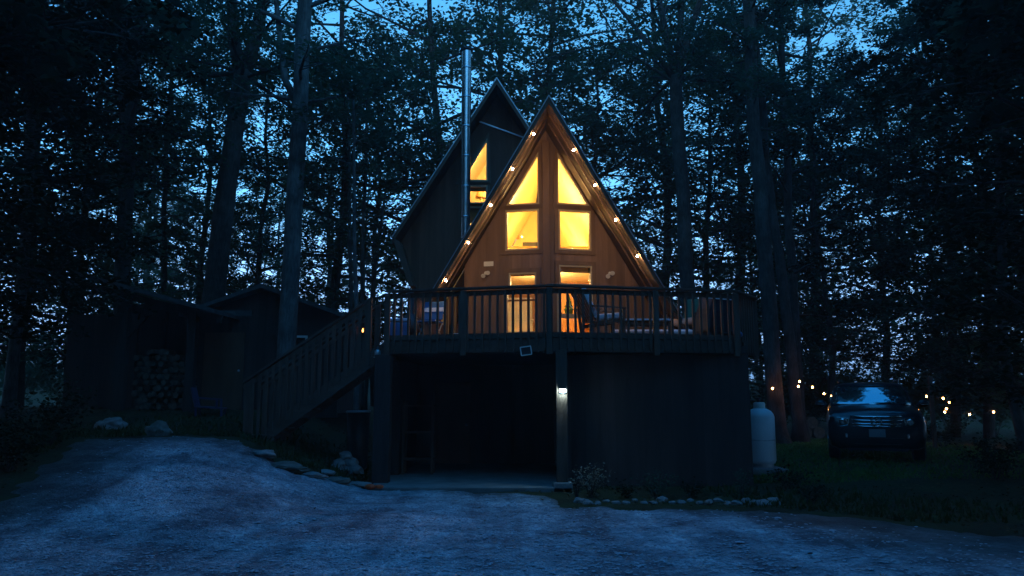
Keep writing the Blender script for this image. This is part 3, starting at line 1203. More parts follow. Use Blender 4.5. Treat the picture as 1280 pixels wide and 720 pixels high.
# left side railing back to the wing (beyond the stair head)
# posts
pcs = []
for px, seg in posts:
    a, b = front[seg], front[seg + 1] if seg < 2 else front[2]
    if px == 485:
        p = front[0]
    elif px == 918:
        p = front[2]
    else:
        X = at(px, 380, 14.3).x
        t = (X - a.x) / (b.x - a.x)
        p = a + (b - a) * t
    pcs.append(p)
pcs += [front[3], V((de.x, 17.0, 0))]
for p in pcs:
    MB().box((p.x, p.y - .01, (RT - .06 + 2.42) / 2), (.105, .105, RT - .06 - 2.42)).build('railing_post', MT['wood_deck'], deck, bevel=.006)
for i in range(4):
    a, b = front[i], front[i + 1]
    e = (b - a).normalized() * .03
    MB().beam(V((a.x, a.y, RT - .02)) - e, V((b.x, b.y, RT - .02)) + e, .145, .04).build('top_rail', MT['wood_deck_h'], deck, bevel=.005)
    MB().beam(V((a.x, a.y + .03, RT - .11)), V((b.x, b.y + .03, RT - .11)), .04, .09).build('sub_rail', MT['wood_deck_h'], deck)
    MB().beam(V((a.x, a.y + .03, ZF + .02)), V((b.x, b.y + .03, ZF + .02)), .04, .06).build('bottom_rail', MT['wood_deck_h'], deck)
# support post with concrete footing
sx = at(703, 600, 13.98).x
MB().box((sx, 14.02, 1.32), (.20, .20, 2.36)).build('support_post', MT['wood_deck'], deck, bevel=.008)
MB().box((sx, 14.02, .06), (.34, .34, .2)).build('post_footing', MT['concrete'], deck, bevel=.02)


# ------------------------------------------------------------------ STAIRS
st = thing('staircase', 'weathered timber staircase with boarded railing climbing to the left end of the deck', 'stairs', (-4, 15.3, 1))
S0 = V((dl.x - .02, 0, ZF))
hr0, hr1 = at(466, 373, 15.0), at(306, 478, 15.0)
slope = (hr0.z - hr1.z) / (hr0.x - hr1.x)
xb = at(335, 540, 15.0).x
nst = 9
run = (S0.x - xb) / nst
rise = (ZF - (gh(xb, 15.3) + .02)) / (nst + 1)
for k in range(nst):
    x = S0.x - run * (k + .5)
    z = ZF - rise * (k + 1)
    MB().box((x, 15.43, z - .02), (run + .03, .98, .04)).build('tread', MT['wood_deck_h'], st, bevel=.004)
for y in (14.93, 15.93):
    a = V((S0.x, y, ZF - .18))
    b = V((xb - .05, y, gh(xb, 15.3) + .08))
    MB().beam(a, b, .05, .26).build('stringer', MT['wood_deck_h'], st)
    t0, t1 = V((hr0.x, y, hr0.z)), V((hr1.x, y, hr1.z))
    MB().beam(t0, t1, .12, .045).build('handrail', MT['wood_deck_h'], st, bevel=.004)
    MB().beam(t0 + V((0, .0, -.1)), t1 + V((0, 0, -.1)), .035, .09).build('sub_rail', MT['wood_deck_h'], st)
    n = 19
    for k in range(n):
        t = (k + .7) / (n + .3)
        x = t0.x + (t1.x - t0.x) * t
        zt = t0.z + (t1.z - t0.z) * t - .06
        zb = a.z + (b.z - a.z) * (S0.x - x) / (S0.x - b.x) + .02
        MB().box((x, y + (-.04 if y < 15.4 else .04), (zt + zb) / 2), (.055 + .012 * random.random(), .025, zt - zb)).build('baluster', MT['wood_deck'], st)
    for q in (t1 + V((.12, 0, 0)), t0 + V((-.05, 0, 0))):
        g = gh(q.x, 15.3) - .05
        if q.x > -4:
            g = ZF - .5
        MB().box((q.x, y, (q.z + g) / 2 - .02), (.10, .10, q.z - g)).build('newel_post', MT['wood_deck'], st, bevel=.005)
MB().box((xb - .1, 15.43, gh(xb, 15.3) + .03), (.5, 1.1, .14)).build('landing', MT['wood_deck_h'], st, bevel=.01)

# ------------------------------------------------------------------ LIGHTS ON THE HOUSE
sl = thing('string_lights', 'string of warm round bulbs hung along both rakes of the front gable', 'string lights', (XR, YT, ZR))
bl = [(667, 161), (640.8, 205), (613.5, 251), (585.4, 296.8), (557, 343), (717.5, 180.6), (744, 224), (770, 268.4), (797.4, 316.7)]
bulbs3 = []
for px, py in bl:
    sg = -1 if px < 686 else 1
    # just in front of the rake board
    d = ray(px, py)
    t = (YT - .03 - PR * sg * XR) / (d.y - PR * sg * d.x)
    q_ = CAM + d * t
    s_ = abs(q_.x - XR)
    q_.z = min(q_.z, under(s_) - .105)
    bulbs3.append(V((q_.x, yrake(s_) + .05, q_.z)))
for p in bulbs3:
    b = MB().ball(p, .019, 8, (1, 1, 1.15)).build('bulb', MT['bulb'], sl, smooth=True)
    MB().lathe([(.013, .026), (.016, .03), (.016, .07), (.008, .075)], p, 10).build('socket', MT['dark'], b)
cab = MB()
for grp in (bulbs3[:5], bulbs3[5:]):
    pts = []
    for i, p in enumerate(grp):
        q = p + V((0, .0, .075))
        pts.append(q)
        if i < len(grp) - 1:
            for k in (1, 2, 3):
                r_ = grp[i + 1] + V((0, .012, .075))
                m_ = q.lerp(r_, k / 4)
                pts.append(m_ - V((0, 0, .05 * math.sin(PI * k / 4))))
    cab.tube(pts, .006, 6)
cab.tube([bulbs3[0] + V((0, .012, .075)), V((XR, YT + .04, ZR - TV - .08)), bulbs3[5] + V((0, .012, .075))], .006, 6)
cab.build('cable', MT['rubber'], sl)


def twin_flood(px, py, sg, label):
    s, z = onfac(px, py, sg)
    p = sided(sg)(s, z, -.02)
    t = thing('security_light', label, 'floodlight', p, 'white security lights beside the gable windows')
    t.scale = (.72, .72, .72)
    R = Matrix.Rotation(PI / 2, 3, 'X')
    MB().lathe([(.055, 0), (.055, .025), (.02, .03)], (0, 0, 0), 14, R=R).build('mounting_plate', MT['white'], t, loc=(0, 0, 0))
    for dx, dz in ((-.045, -.045), (.04, .05)):
        RR = Matrix.Rotation(dx * 6, 3, 'Z') @ Matrix.Rotation(PI / 2 + .5, 3, 'X')
        MB().lathe([(.02, .02), (.035, .05), (.07, .13), (.072, .15), (.06, .152)], (dx, -.01, dz), 14, R=RR).build('lamp_head', MT['white'], t, smooth=True, loc=(0, 0, 0), split=40)


twin_flood(607.5, 341.5, -1, 'white twin-head security light left of the lower windows, under a pale plaque')
twin_flood(762, 342, 1, 'white twin-head security light right of the glazed door')
s, z = onfac(611, 330, -1)
tag(MB().plate(lambda a, b, d: sided(-1)(a, b, d - .025), rect(s - .11, z - .055, s + .11, z + .055), [], .02).build('plaque', MT['white'], bevel=.004), 'pale blank plaque mounted above the left security light', 'plaque')

# floodlight clipped under the deck fascia, tilted, pale bezel
p = at(657.5, 438.5, 13.93)
fl = thing('solar_floodlight', 'square floodlight with a pale bezel hung askew from the deck fascia', 'floodlight', p)
R = Matrix.Rotation(math.radians(-8), 3, 'Y')
e = MB()
for c, d in (((0, 0, .075), (.20, .03, .018)), ((0, 0, -.075), (.20, .03, .018)), ((-.095, 0, 0), (.018, .03, .135)), ((.095, 0, 0), (.018, .03, .135))):
    e.box(R @ V(c), d, R)
e.build('bezel', MT['white'], fl, loc=(0, 0, 0))
MB().box((0, .012, 0), (.17, .02, .13), R).build('lens', MT['dark'], fl, loc=(0, 0, 0))
MB().box((0, .05, .05), (.04, .08, .05)).build('bracket', MT['dark'], fl, loc=(0, 0, 0))

# lit post lamp
p = at(703.5, 488, 13.88)
pl = thing('post_lamp', 'small lit cool white lamp fixed to the deck support post', 'lamp', p)
MB().box((0, -.012, -.005), (.10, .05, .055)).build('diffuser', emit('cool_led', (.50, .90, 1.0), 75), pl, loc=(0, 0, 0), bevel=.008)
MB().box((0, .0, .036), (.125, .08, .022)).box((0, .028, -.005), (.12, .02, .09)).build('housing', MT['dark'], pl, loc=(0, 0, 0))

# hanging lantern at the deck's left corner + small orange lamp at stair head
p = at(472, 440, 14.72)
ln = thing('hanging_lantern', 'glass lantern with a pale bluish rim hanging at the left corner of the deck', 'lantern', p)
MB().lathe([(.05, -.09), (.062, -.06), (.06, .02), (.035, .05)], (0, 0, 0), 14).build('globe', MT['galv'], ln, smooth=True, loc=(0, 0, 0))
MB().lathe([(.075, -.11), (.075, -.09), (.04, -.085)], (0, 0, 0), 14).build('base', MT['galv'], ln, loc=(0, 0, 0))
MB().lathe([(.05, .05), (.03, .09), (.01, .11)], (0, 0, 0), 14).tube([(0, 0, .11), (0, 0, .28)], .006, 6).build('hanger', MT['dark'], ln, loc=(0, 0, 0))
p = at(453.5, 413, 15.9)
ln = thing('candle_lantern', 'tiny orange glowing lantern beyond the stair railing', 'lantern', p)
MB().lathe([(.012, -.035), (.016, 0), (.006, .04)], (0, 0, 0), 10).build('flame', emit('orange_flame', (1, .35, .06), 4), ln, loc=(0, 0, 0))
MB().box((0, 0, -.05), (.08, .08, .02)).box((0, 0, .07), (.09, .09, .02)).box((.035, .035, .01), (.01, .01, .11)).box((-.035, .035, .01), (.01, .01, .11)).box((.035, -.035, .01), (.01, .01, .11)).box((-.035, -.035, .01), (.01, .01, .11)).tube([(0, 0, .07), (0, 0, .2)], .005, 6).build('cage', MT['dark'], ln, loc=(0, 0, 0))

# ------------------------------------------------------------------ DECK FURNITURE
MT['cushion'] = mat('pale_grey_cushion', (.78, .79, .82), .9, .1, 8, bump=.2, bscale=90)
MT['cush_green'] = mat('green_cushion', (.10, .13, .07), .9, .15, 8, bump=.2, bscale=90)
MT['cush_tan'] = mat('tan_cushion', (.50, .34, .25), .9, .15, 8, bump=.2, bscale=90)
MT['furn'] = mat('brown_furniture_timber', (.16, .09, .055), .6, .25, 8, (1, 1, .3), .15, 40)
MT['charcoal'] = mat('charcoal_fabric', (.03, .032, .04), .9, .25, 12, bump=.2, bscale=80)
MT['blue'] = mat('blue_plastic', (.06, .16, .34), .45, .15, 6, bump=.05)


def armchair(name, label, loc, rz, seatm, backm, wood):
    t = thing(name, label, 'chair', loc, 'cushioned wooden armchairs on the deck', rz)
    I = (0, 0, 0)
    # faces +x
    for y in (-.33, .33):
        MB().box((.33, y, .30), (.05, .05, .60)).build('leg', wood, t, loc=I, bevel=.006)
        MB().beam((-.30, y, 0), (-.38, y, .62), .05, .05).build('leg', wood, t, loc=I, bevel=.006)
        MB().beam((-.42, y, .63), (.42, y, .60), .08, .03).build('armrest', wood, t, loc=I, bevel=.006)
        MB().beam((-.28, y, .28), (.30, y, .36), .03, .07).build('seat_rail', wood, t, loc=I)
    bk = MB()
    for k in range(6):
        y = -.27 + .108 * k
        bk.beam((-.25, y, .34), (-.56, y, 1.0), .06, .022, up=(1, 0, .4))
    bk.beam((-.555, -.33, 1.0), (-.555, .33, 1.0), .03, .06)
    bk.beam((-.26, -.33, .36), (-.26, .33, .36), .03, .06)
    bk.build('backrest', wood, t, loc=I)
    Rb = Matrix.Rotation(-.44, 3, 'Y')
    MB().box((-.36, 0, .72), (.12, .58, .62), Rb).build('back_cushion', backm, t, loc=I, bevel=.045)
    MB().box((.05, 0, .43), (.62, .58, .13), Matrix.Rotation(-.1, 3, 'Y')).build('seat_cushion', seatm, t, loc=I, bevel=.045)
    return t


DZ = ZF
p = at(752, 418, 15.1)
armchair('armchair', 'wooden armchair with pale grey cushions, seen side-on before the glazed door', (p.x + .02, 15.15, DZ), .25, MT['cushion'], MT['cushion'], MT['furn'])
p = at(872, 418, 16.0)
armchair('armchair', 'wooden armchair with a tan seat and green back cushion near the deck corner', (p.x - .1, 16.3, DZ), -2.3, MT['cush_tan'], MT['cush_green'], MT['furn'])
# low coffee table
p = at(806, 408, 15.4)
ct_ = thing('coffee_table', 'low slatted coffee table with a pale top between the armchairs', 'table', (p.x, 15.45, DZ))
MB().box((0, 0, .40), (1.05, .55, .035)).build('table_top', MT['cushion'], ct_, loc=(0, 0, 0), bevel=.006)
for x in (-.46, .46):
    for y in (-.22, .22):
        MB().box((x, y, .19), (.05, .05, .38)).build('leg', MT['furn'], ct_, loc=(0, 0, 0))
MB().box((0, 0, .33), (.92, .46, .06)).build('apron', MT['furn'], ct_, loc=(0, 0, 0))
# pale bench cushion behind table
p = at(818, 414, 16.0)
bn = thing('bench', 'long low bench with pale blue-grey pads behind the coffee table', 'bench', (p.x - .05, 16.1, DZ))
MB().box((0, 0, .14), (1.7, .5, .05)).build('seat', MT['furn'], bn, loc=(0, 0, 0))
MB().box((0, 0, .215), (1.66, .5, .1)).build('seat_pad', MT['cushion'], bn, loc=(0, 0, 0), bevel=.035)
for x in (-.7, .7):
    MB().box((x, 0, .06), (.08, .44, .12)).build('leg', MT['furn'], bn, loc=(0, 0, 0))
# covered grill at right corner
p = at(902, 420, 15.2)
gr = thing('covered_grill', 'barbecue grill under a charcoal cover by the right corner of the railing', 'grill', (p.x, 15.3, DZ), rz=.3)
MB().plate(lambda a, b, d: V((a, d - .26, b)), [(-.42, .12), (.42, .12), (.40, .62), (.30, .86), (-.26, .90), (-.38, .62)], [], .52).build('cover', MT['charcoal'], gr, loc=(0, 0, 0), bevel=.06)
for x in (-.34, .34):
    for y in (-.2, .2):
        MB().box((x, y, .08), (.04, .04, .16)).build('leg', MT['dark'], gr, loc=(0, 0, 0))
MB().beam((-.40, -.27, .80), (.30, -.27, .78), .012, .02).build('piping', MT['cushion'], gr, loc=(0, 0, 0))
# folded wooden deck chair leaning in the corner
p = at(925, 400, 15.6)
fc = thing('folding_chair', 'folded wooden chair leaning upright in the right corner of the deck', 'chair', (p.x - .02, 15.75, DZ))
for x in (-.17, .17):
    MB().beam((x, -.08, 0), (x, .14, .86), .03, .045).build('leg', MT['pine'], fc, loc=(0, 0, 0))
MB().box((0, .10, .74), (.32, .025, .16), Matrix.Rotation(-.25, 3, 'X')).build('backrest', MT['pine'], fc, loc=(0, 0, 0), bevel=.006)
MB().box((0, .0, .38), (.30, .03, .36), Matrix.Rotation(-.25, 3, 'X')).build('seat', MT['pine'], fc, loc=(0, 0, 0), bevel=.006)
# small candle by the wall
p = at(853, 409, 16.6)
cl = thing('candle_jar', 'small candle jar glowing orange on the deck beside the right foot of the roof', 'candle', (p.x, 16.6, p.z - .04))
MB().lathe([(.02, 0), (.022, .05), (.004, .08)], (0, 0, 0), 10).build('flame', emit('candle_glow', (1, .45, .1), 4), cl, loc=(0, 0, 0))
MB().lathe([(.05, -.04), (.05, -.005), (.03, 0)], (0, 0, 0), 12).build('dish', MT['dark'], cl, loc=(0, 0, 0))
tag(MB().box((p.x, 16.6, (ZF + p.z - .08) / 2), (.3, .3, max(.05, p.z - .08 - ZF))).build('side_stool', MT['furn'], bevel=.01), 'low wooden stool under the candle near the roof foot', 'stool')
# left end: cooler, folding camp chair, lantern on table, bistro set
p = at(497, 412, 15.6)
co = thing('cooler', 'blue cool box standing at the left end of the deck', 'cooler', (p.x, 15.7, DZ), rz=.1)
MB().box((0, 0, .2), (.42, .34, .38)).build('body', MT['blue'], co, loc=(0, 0, 0), bevel=.03)
MB().box((0, 0, .43), (.44, .36, .07)).build('lid', mat('pale_blue_plastic', (.30, .42, .55), .4, .1, 5, bump=.03), co, loc=(0, 0, 0), bevel=.02)
MB().tube([(-.23, 0, .3), (-.25, 0, .44), (-.22, 0, .52), (.22, 0, .52), (.25, 0, .44), (.23, 0, .3)], .012, 8).build('handle', MT['dark'], co, loc=(0, 0, 0))
p = at(537, 412, 15.9)
cc = thing('camp_chair', 'blue and white folding camp chair behind the left railing', 'chair', (p.x, 15.9, DZ), rz=-.3)
MB().box((0, 0, .42), (.44, .42, .03)).build('seat', MT['blue'], cc, loc=(0, 0, 0), bevel=.01)
MB().box((0, .21, .68), (.44, .03, .40), Matrix.Rotation(-.2, 3, 'X')).build('backrest', MT['blue'], cc, loc=(0, 0, 0), bevel=.01)
MB().box((0, .205, .70), (.445, .036, .09), Matrix.Rotation(-.2, 3, 'X')).build('stripe', MT['cushion'], cc, loc=(0, 0, 0))
for x in (-.21, .21):
    MB().beam((x, -.2, 0), (x, .2, .44), .022, .022).build('leg', MT['galv'], cc, loc=(0, 0, 0))
    MB().beam((x, .2, 0), (x, -.2, .44), .022, .022).build('leg', MT['galv'], cc, loc=(0, 0, 0))
p = at(513, 405, 16.3)
bs_ = thing('patio_heater', 'dark slim fire-pot stove standing at the left end of the deck', 'stove', (p.x, 16.3, DZ))
MB().lathe([(.20, .12), (.26, .3), (.24, .48), (.09, .62), (.07, .66), (.07, 1.05)], (0, 0, 0), 18).build('body', MT['dark'], bs_, smooth=True, loc=(0, 0, 0))
MB().lathe([(.09, 1.05), (.11, 1.07), (.02, 1.12)], (0, 0, 0), 14).build('cap', MT['dark'], bs_, loc=(0, 0, 0))
for k in range(3):
    t = k * 2.09
    MB().beam((.15 * math.cos(t), .15 * math.sin(t), .14), (.24 * math.cos(t), .24 * math.sin(t), 0), .03, .03).build('leg', MT['dark'], bs_, loc=(0, 0, 0))
p = at(529, 386, 16.7)
hl = thing('wall_lantern', 'lit lantern glowing warm on the wing wall above the camp chair', 'lantern', (p.x, WF - .02, at(529, 386, WF - .08).z))
MB().ball((0, -.08, 0), .028, 8).build('bulb', emit('lantern_bulb', (1, .62, .3), 22), hl, smooth=True, loc=(0, 0, 0))
MB().box((0, -.01, .02), (.09, .02, .16)).box((0, -.08, .075), (.13, .13, .02)).box((0, -.08, -.06), (.09, .09, .02)).build('cage', MT['dark'], hl, loc=(0, 0, 0))
# small bits on the deck edge
p = at(572, 421, 15.2)
tag(MB().lathe([(.08, 0), (.12, .1), (.125, .12), (.11, .12)], (p.x, 15.2, DZ), 14).build('bowl', MT['white'], smooth=True), 'white pet bowl on the deck left of the facade', 'bowl')
p = at(926, 424.5, 14.75)
tag(MB().ball((p.x, 14.92, DZ + .08), .085, 10, (1.1, 1, .8)).build('ball', mat('blue_ball', (.05, .17, .42), .35, .2, 4, bump=.02), smooth=True), 'blue ball lying on the deck against the corner railing', 'ball')

# ------------------------------------------------------------------ YARD OBJECTS
# propane tank
p = onground(955, 590)
p = V((at(954, 590, 16.8).x - .02, 16.8, gh(5.5, 16.8) + .10))
struct_pad = MB().box((p.x, p.y, p.z - .08), (.85, .85, .14)).build('concrete_pad', MT['concrete'], bevel=.015)
tag(struct_pad, 'low concrete pad under the propane tank', 'pad')
tk = thing('propane_tank', 'tall white propane tank standing by the right corner of the house', 'tank', p)
tk.scale = (.95, .95, .93)
r = .32
MB().lathe([(r - .12, .05), (r - .03, .09), (r, .16), (r, 1.13), (r - .02, 1.20), (r - .07, 1.27), (r - .16, 1.32), (.05, 1.35)], (0, 0, 0), 32).build('body', mat('white_tank_paint', (.72, .73, .74), .45, .08, 2.5, bump=.06, bscale=4), tk, smooth=True, loc=(0, 0, 0))
MB().lathe([(r - .06, -.01), (r - .06, .09)], (0, 0, 0), 24).build('foot_ring', MT['galv'], tk, smooth=True, loc=(0, 0, 0), split=40)
MB().lathe([(r + .001, .60), (r + .006, .605), (r + .006, .625), (r + .001, .63)], (0, 0, 0), 32).build('weld_seam', MT['galv'], tk, smooth=True, loc=(0, 0, 0), split=40)
MB().tube([(-.1, 0, 1.5), (-.22, .1, 1.52), (-.36, .3, 1.3), (-.40, .5, .6), (-.42, .6, .35)], .012, 8).build('gas_line', MT['dark'], tk, loc=(0, 0, 0))
MB().lathe([(.13, 1.30), (.13, 1.44), (.11, 1.47)], (0, 0, 0), 20).build('valve_dome', MT['white'], tk, smooth=True, loc=(0, 0, 0), split=40)
MB().lathe([(.035, 1.46), (.035, 1.54), (.06, 1.545), (.06, 1.57)], (-.02, 0, 0), 10).build('valve', MT['dark'], tk, loc=(0, 0, 0))


def rock(name, label, loc, size, sq, mtl, cat='rock', group=None, seed=0, rz=0):
    bm = bmesh.new()
    small = size < .22
    bmesh.ops.create_icosphere(bm, subdivisions=2 if small else 4, radius=1)
    for v in bm.verts:
        c = v.co.copy()
        n = mn.noise(c * 1.1 + V((seed * 3.7, 0, 0))) * .45 + mn.noise(c * 2.7 + V((0, seed * 1.9, 0))) * .18 + mn.noise(c * 6 + V((seed, 0, 5))) * .09 + mn.noise(c * 14 + V((seed, 2, 5))) * .04
        v.co = c * (1 + n)
        v.co = V((v.co.x * sq[0], v.co.y * sq[1], max(-.6, v.co.z) * sq[2])) * size
    me = bpy.data.meshes.new(name)
    bm.to_mesh(me)
    bm.free()
    me.materials.append(mtl)
    me.polygons.foreach_set('use_smooth', [not small] * len(me.polygons))
    o = bpy.data.objects.new(name, me)
    COL.objects.link(o)
    o.location = loc
    o.rotation_euler = (0, 0, rz)
    return tag(o, label, cat, group)


def grock(px, py, w_px, sq, mtl, name, label, group=None, seed=0, cat='rock'):
    p = onground(px, py)
    dep = p.y
    size = w_px / 2 / F * dep * 1.0
    return rock(name, label, (p.x, p.y + size * .3, gh(p.x, p.y) + size * sq[2] * .3), size, sq, mtl, cat, group, seed, random.uniform(-.3, .3))


grock(137, 536, 38, (1, .7, .55), MT['rock'], 'boulder', 'long grey boulder at the far left edge of the gravel, in front of the firewood', seed=1, cat='boulder')
grock(195, 544, 34, (1, .8, .7), MT['rock_dark'], 'boulder', 'darker squarish boulder right of the long grey one before the woodshed', seed=2, cat='boulder')
grock(139, 577, 11, (1, .8, .6), MT['rock_dark'], 'stone', 'lone dark stone lying out on the left of the gravel', seed=3, cat='stone')
grock(325, 571, 34, (1, .8, .35), MT['rock'], 'boulder', 'flat pale boulder at the foot of the stairs', seed=4, cat='boulder')
flats = [(352, 586, 40), (388, 597, 34), (418, 604, 36), (447, 608, 30), (374, 588, 24), (405, 592, 26)]
names = ['leftmost', 'third from the left', 'fifth from the left', 'rightmost', 'second from the left', 'fourth from the left']
for i, (x, y, w) in enumerate(flats):
    grock(x, y, w, (1, .7, .28), MT['rock'] if i % 2 else MT['rock_dark'], 'stone_slab', 'flat edging slab along the bank right of the stairs, ' + names[i], 'flat slabs edging the bank', 10 + i, 'stone')
pile = [(420, 588, 20, .8, 'lowest left'), (432, 590, 18, .8, 'lowest middle'), (444, 588, 20, .7, 'lowest right'), (426, 580, 18, .8, 'middle left'), (439, 579, 18, .8, 'middle right'), (433, 571, 18, .8, 'topmost')]
for i, (x, y, w, q, nm) in enumerate(pile):
    g = onground(430, 588)
    pp = at(x, y, g.y + .1 * (i > 2) + .05 * (i > 4))
    s = w / 2 / F * g.y
    rock('stone', 'pale rounded stone of the pile beside the carport post, ' + nm, pp, s, (1, .9, q), MT['rock'], 'stone', 'pile of pale stones beside the carport', 30 + i)
# flower bed edging
nE = 22
for i in range(nE):
    t = i / (nE - 1)
    px = 724 + (968 - 724) * t
    py = 629 + 4 * math.sin(t * PI) * -0.5 + (2.5 if i % 3 else 0) + 1.5 * t
    w = random.uniform(9, 15) if i < nE - 2 else 20
    ordn = ['first', 'second', 'third', 'fourth', 'fifth', 'sixth', 'seventh', 'eighth', 'ninth', 'tenth', 'eleventh', 'twelfth', 'thirteenth',
            'fourteenth', 'fifteenth', 'sixteenth', 'seventeenth', 'eighteenth', 'nineteenth', 'twentieth', 'twenty-first', 'last'][i]
    grock(px, py, w, (1, .8, random.uniform(.55, .8)), MT['rock'], 'edging_stone', ordn + ' stone from the lamp post in the flower bed edging', 'stones edging the flower bed', 50 + i, 'stone')


# shrubs
def shrub(name, label, loc, h, r, n, leaf, mtl, seed, cat='shrub', stems=9, group=None):
    R = np.random.default_rng(seed)
    t = thing(name, label, cat, loc, group)
    mb = MB()
    cen = []
    for k in range(stems):
        a = R.uniform(0, 6.28)
        rr_ = r * R.uniform(.3, 1)
        hh = h * R.uniform(.6, 1)
        pts = [(0, 0, -.05), (rr_ * .4 * math.cos(a), rr_ * .4 * math.sin(a), hh * .5), (rr_ * math.cos(a), rr_ * math.sin(a), hh)]
        mb.tube(pts, [.008, .006, .002], 5)
        for q in range(n // stems):
            u = R.uniform(.25, 1)
            b = V(pts[1]).lerp(V(pts[2]), (u - .4) / .6) if u > .4 else V(pts[0]).lerp(V(pts[1]), u / .4)
            cen.append(np.array(b) + R.normal(0, .07 * h + .02, 3))
    mb.build('stem', MT['bark'], t, loc=(0, 0, 0))
    quads_object('foliage', flat_leaves(np.array(cen), leaf, .7, R), mtl, t)
    return t


MT['dryleaf'] = leaf_mat('pale_dry_blossom', (.12, .10, .07), (.36, .30, .22))
beds = [(740, 624, .55, .32, 380, .05, 'dryleaf', 'pale dried flower bush next to the lamp post in the flower bed'),
        (722, 627, .50, .10, 70, .05, 'dryleaf', 'thin pale stalk with a drooping head at the left end of the flower bed'),
        (786, 624, .30, .3, 200, .05, 'leafC', 'low dark plant second from the left in the flower bed'),
        (822, 624, .46, .36, 320, .05, 'leafB', 'middle leafy plant of the flower bed against the dark wall'),
        (868, 624, .28, .32, 220, .05, 'leafC', 'low spreading plant right of the middle of the flower bed'),
        (930, 625, .5, .3, 240, .05, 'leafB', 'plant at the right end of the flower bed by the house corner'),
        (985, 612, .45, .5, 420, .06, 'leafC', 'dark bush in the weeds below the propane tank'),
        (1010, 628, .3, .45, 300, .06, 'leafC', 'low dark bush in the weeds in front of the parked car')]
for i, (px, py, h, r, n, lf, mk, lab) in enumerate(beds):
    p = onground(px, py)
    shrub('flower_bush', lab, (p.x, min(p.y + .15, 14.5) if px < 945 else p.y, gh(p.x, p.y)), h, r, n, lf, MT[mk], 70 + i)

# red rag at the foot of the carport post
p = onground(473, 612)
mb = MB()
for dx, s in ((-.07, 1.0), (.09, .8)):
    mb.ball((p.x + dx, p.y - .45, gh(p.x, p.y - .45) + .1), .085 * s, 8, (1.2, .7, .55))
ro = mb.build('toy', mat('red_orange_plastic', (.85, .09, .02), .4, .3, 20, bump=.3, bscale=40), smooth=True)
tag(ro, 'small red-orange toy lying on the gravel at the foot of the carport post', 'toy')

# black tub with pale rim under the stairs
p = at(444, 538, 15.9)
tb = thing('fire_drum', 'black metal drum with a pale rim standing under the stairs', 'drum', (p.x, 16.2, gh(p.x, 16.2) - .02))
h_ = at(444, 512, 16.2).z - gh(p.x, 16.2)
MB().lathe([(.17, 0), (.21, .05), (.24, h_ - .04)], (0, 0, 0), 18).build('body', MT['dark'], tb, smooth=True, loc=(0, 0, 0))
MB().lathe([(.245, h_ - .04), (.262, h_ - .02), (.25, h_), (.22, h_ - .03)], (0, 0, 0), 18).build('rim', MT['galv'], tb, smooth=True, loc=(0, 0, 0))

# ------------------------------------------------------------------ SHEDS
MT['shed'] = mat('dark_shed_boards', (.045, .03, .025), .85, .3, 5, (1, 1, .12), .4, 30, boards=(0, .22))
MT['shed_roof'] = mat('worn_shed_roofing', (.07, .07, .07), .8, .35, 6, bump=.4)
MT['log'] = mat('split_firewood', (.10, .08, .06), .85, .4, 9, bump=.5, bscale=40)
# gable shed
YS = 19.2
g0 = 1.37
sa = at(332, 357, YS)
sr_ = at(432, 393, YS)
slp = (sa.z - sr_.z) / (sr_.x - sa.x)
shd = thing('garden_shed', 'dark brown gabled shed standing behind the staircase and the grey tree trunk', 'shed', (sa.x, YS, g0))
xl, xr2 = sa.x - 1.75, sr_.x - .15
zl = sa.z - slp * 1.75
fnS = lambda a, b, d: V((a, YS + d, b))
wv = [(at(370, 433, YS).x, at(370, 433, YS).z), (at(382, 422, YS).x, at(382, 422, YS).z)]
wr = rect(wv[0][0], wv[0][1], wv[1][0], wv[1][1])
dr0 = sa.x - 1.3
MB().plate(fnS, [(xl, g0 - .2), (xr2, g0 - .2), (xr2, sa.z - slp * (xr2 - sa.x) - .12), (sa.x, sa.z - .12), (xl, zl - .12)], [offset(wr, .03)], .1).build('wall', MT['shed'], shd)
w_ = MB().plate(lambda a, b, d: fnS(a, b, d - .03), offset(wr, .05), [wr], .05).build('window', MT['white'], shd)
MB().plate(lambda a, b, d: fnS(a, b, d + .02), offset(wr, .01), [], .006).build('pane', MT['pane'], w_)
MB().box((xl + .05, YS + 1.6, (g0 + zl) / 2 - .15), (.1, 3.0, zl - g0)).build('wall', MT['shed'], shd)
MB().box((xr2 - .05, YS + 1.6, (g0 + zl) / 2 - .2), (.1, 3.0, zl - g0 - .2)).build('wall', MT['shed'], shd)
MB().box((sa.x, YS + 3.1, (g0 + zl) / 2 - .2), (xr2 - xl, .1, zl - g0)).build('wall', MT['shed'], shd)
for sg, e in ((-1, 2.0), (1, sr_.x - sa.x)):
    q = []
    for d in (0, .1):
        for s_, y_ in ((0, YS - .35), (e, YS - .35), (e, YS + 3.4), (0, YS + 3.4)):
            q.append(V((sa.x + sg * s_, y_, sa.z - slp * s_ - d)))
    MB().add(q, [(0, 1, 2, 3), (4, 7, 6, 5), (0, 4, 5, 1), (1, 5, 6, 2), (2, 6, 7, 3), (3, 7, 4, 0)]).build('roof', MT['shed_roof'], shd)
dS = MB().plate(lambda a, b, d: fnS(a, b, d - .04), rect(sa.x - 1.45, g0, sa.x - .45, g0 + 1.9), [], .035).build('door', MT['rake'], shd)
MB().ball(fnS(sa.x - .55, g0 + .95, -.06), .03).build('handle', MT['galv'], dS, smooth=True)
MB().beam((sa.x - 1.75, YS - .32, at(290, 393, YS).z), (sa.x - .2, YS - .32, at(320, 393, YS).z), .05, .12).build('fascia', MT['shed_roof'], shd)

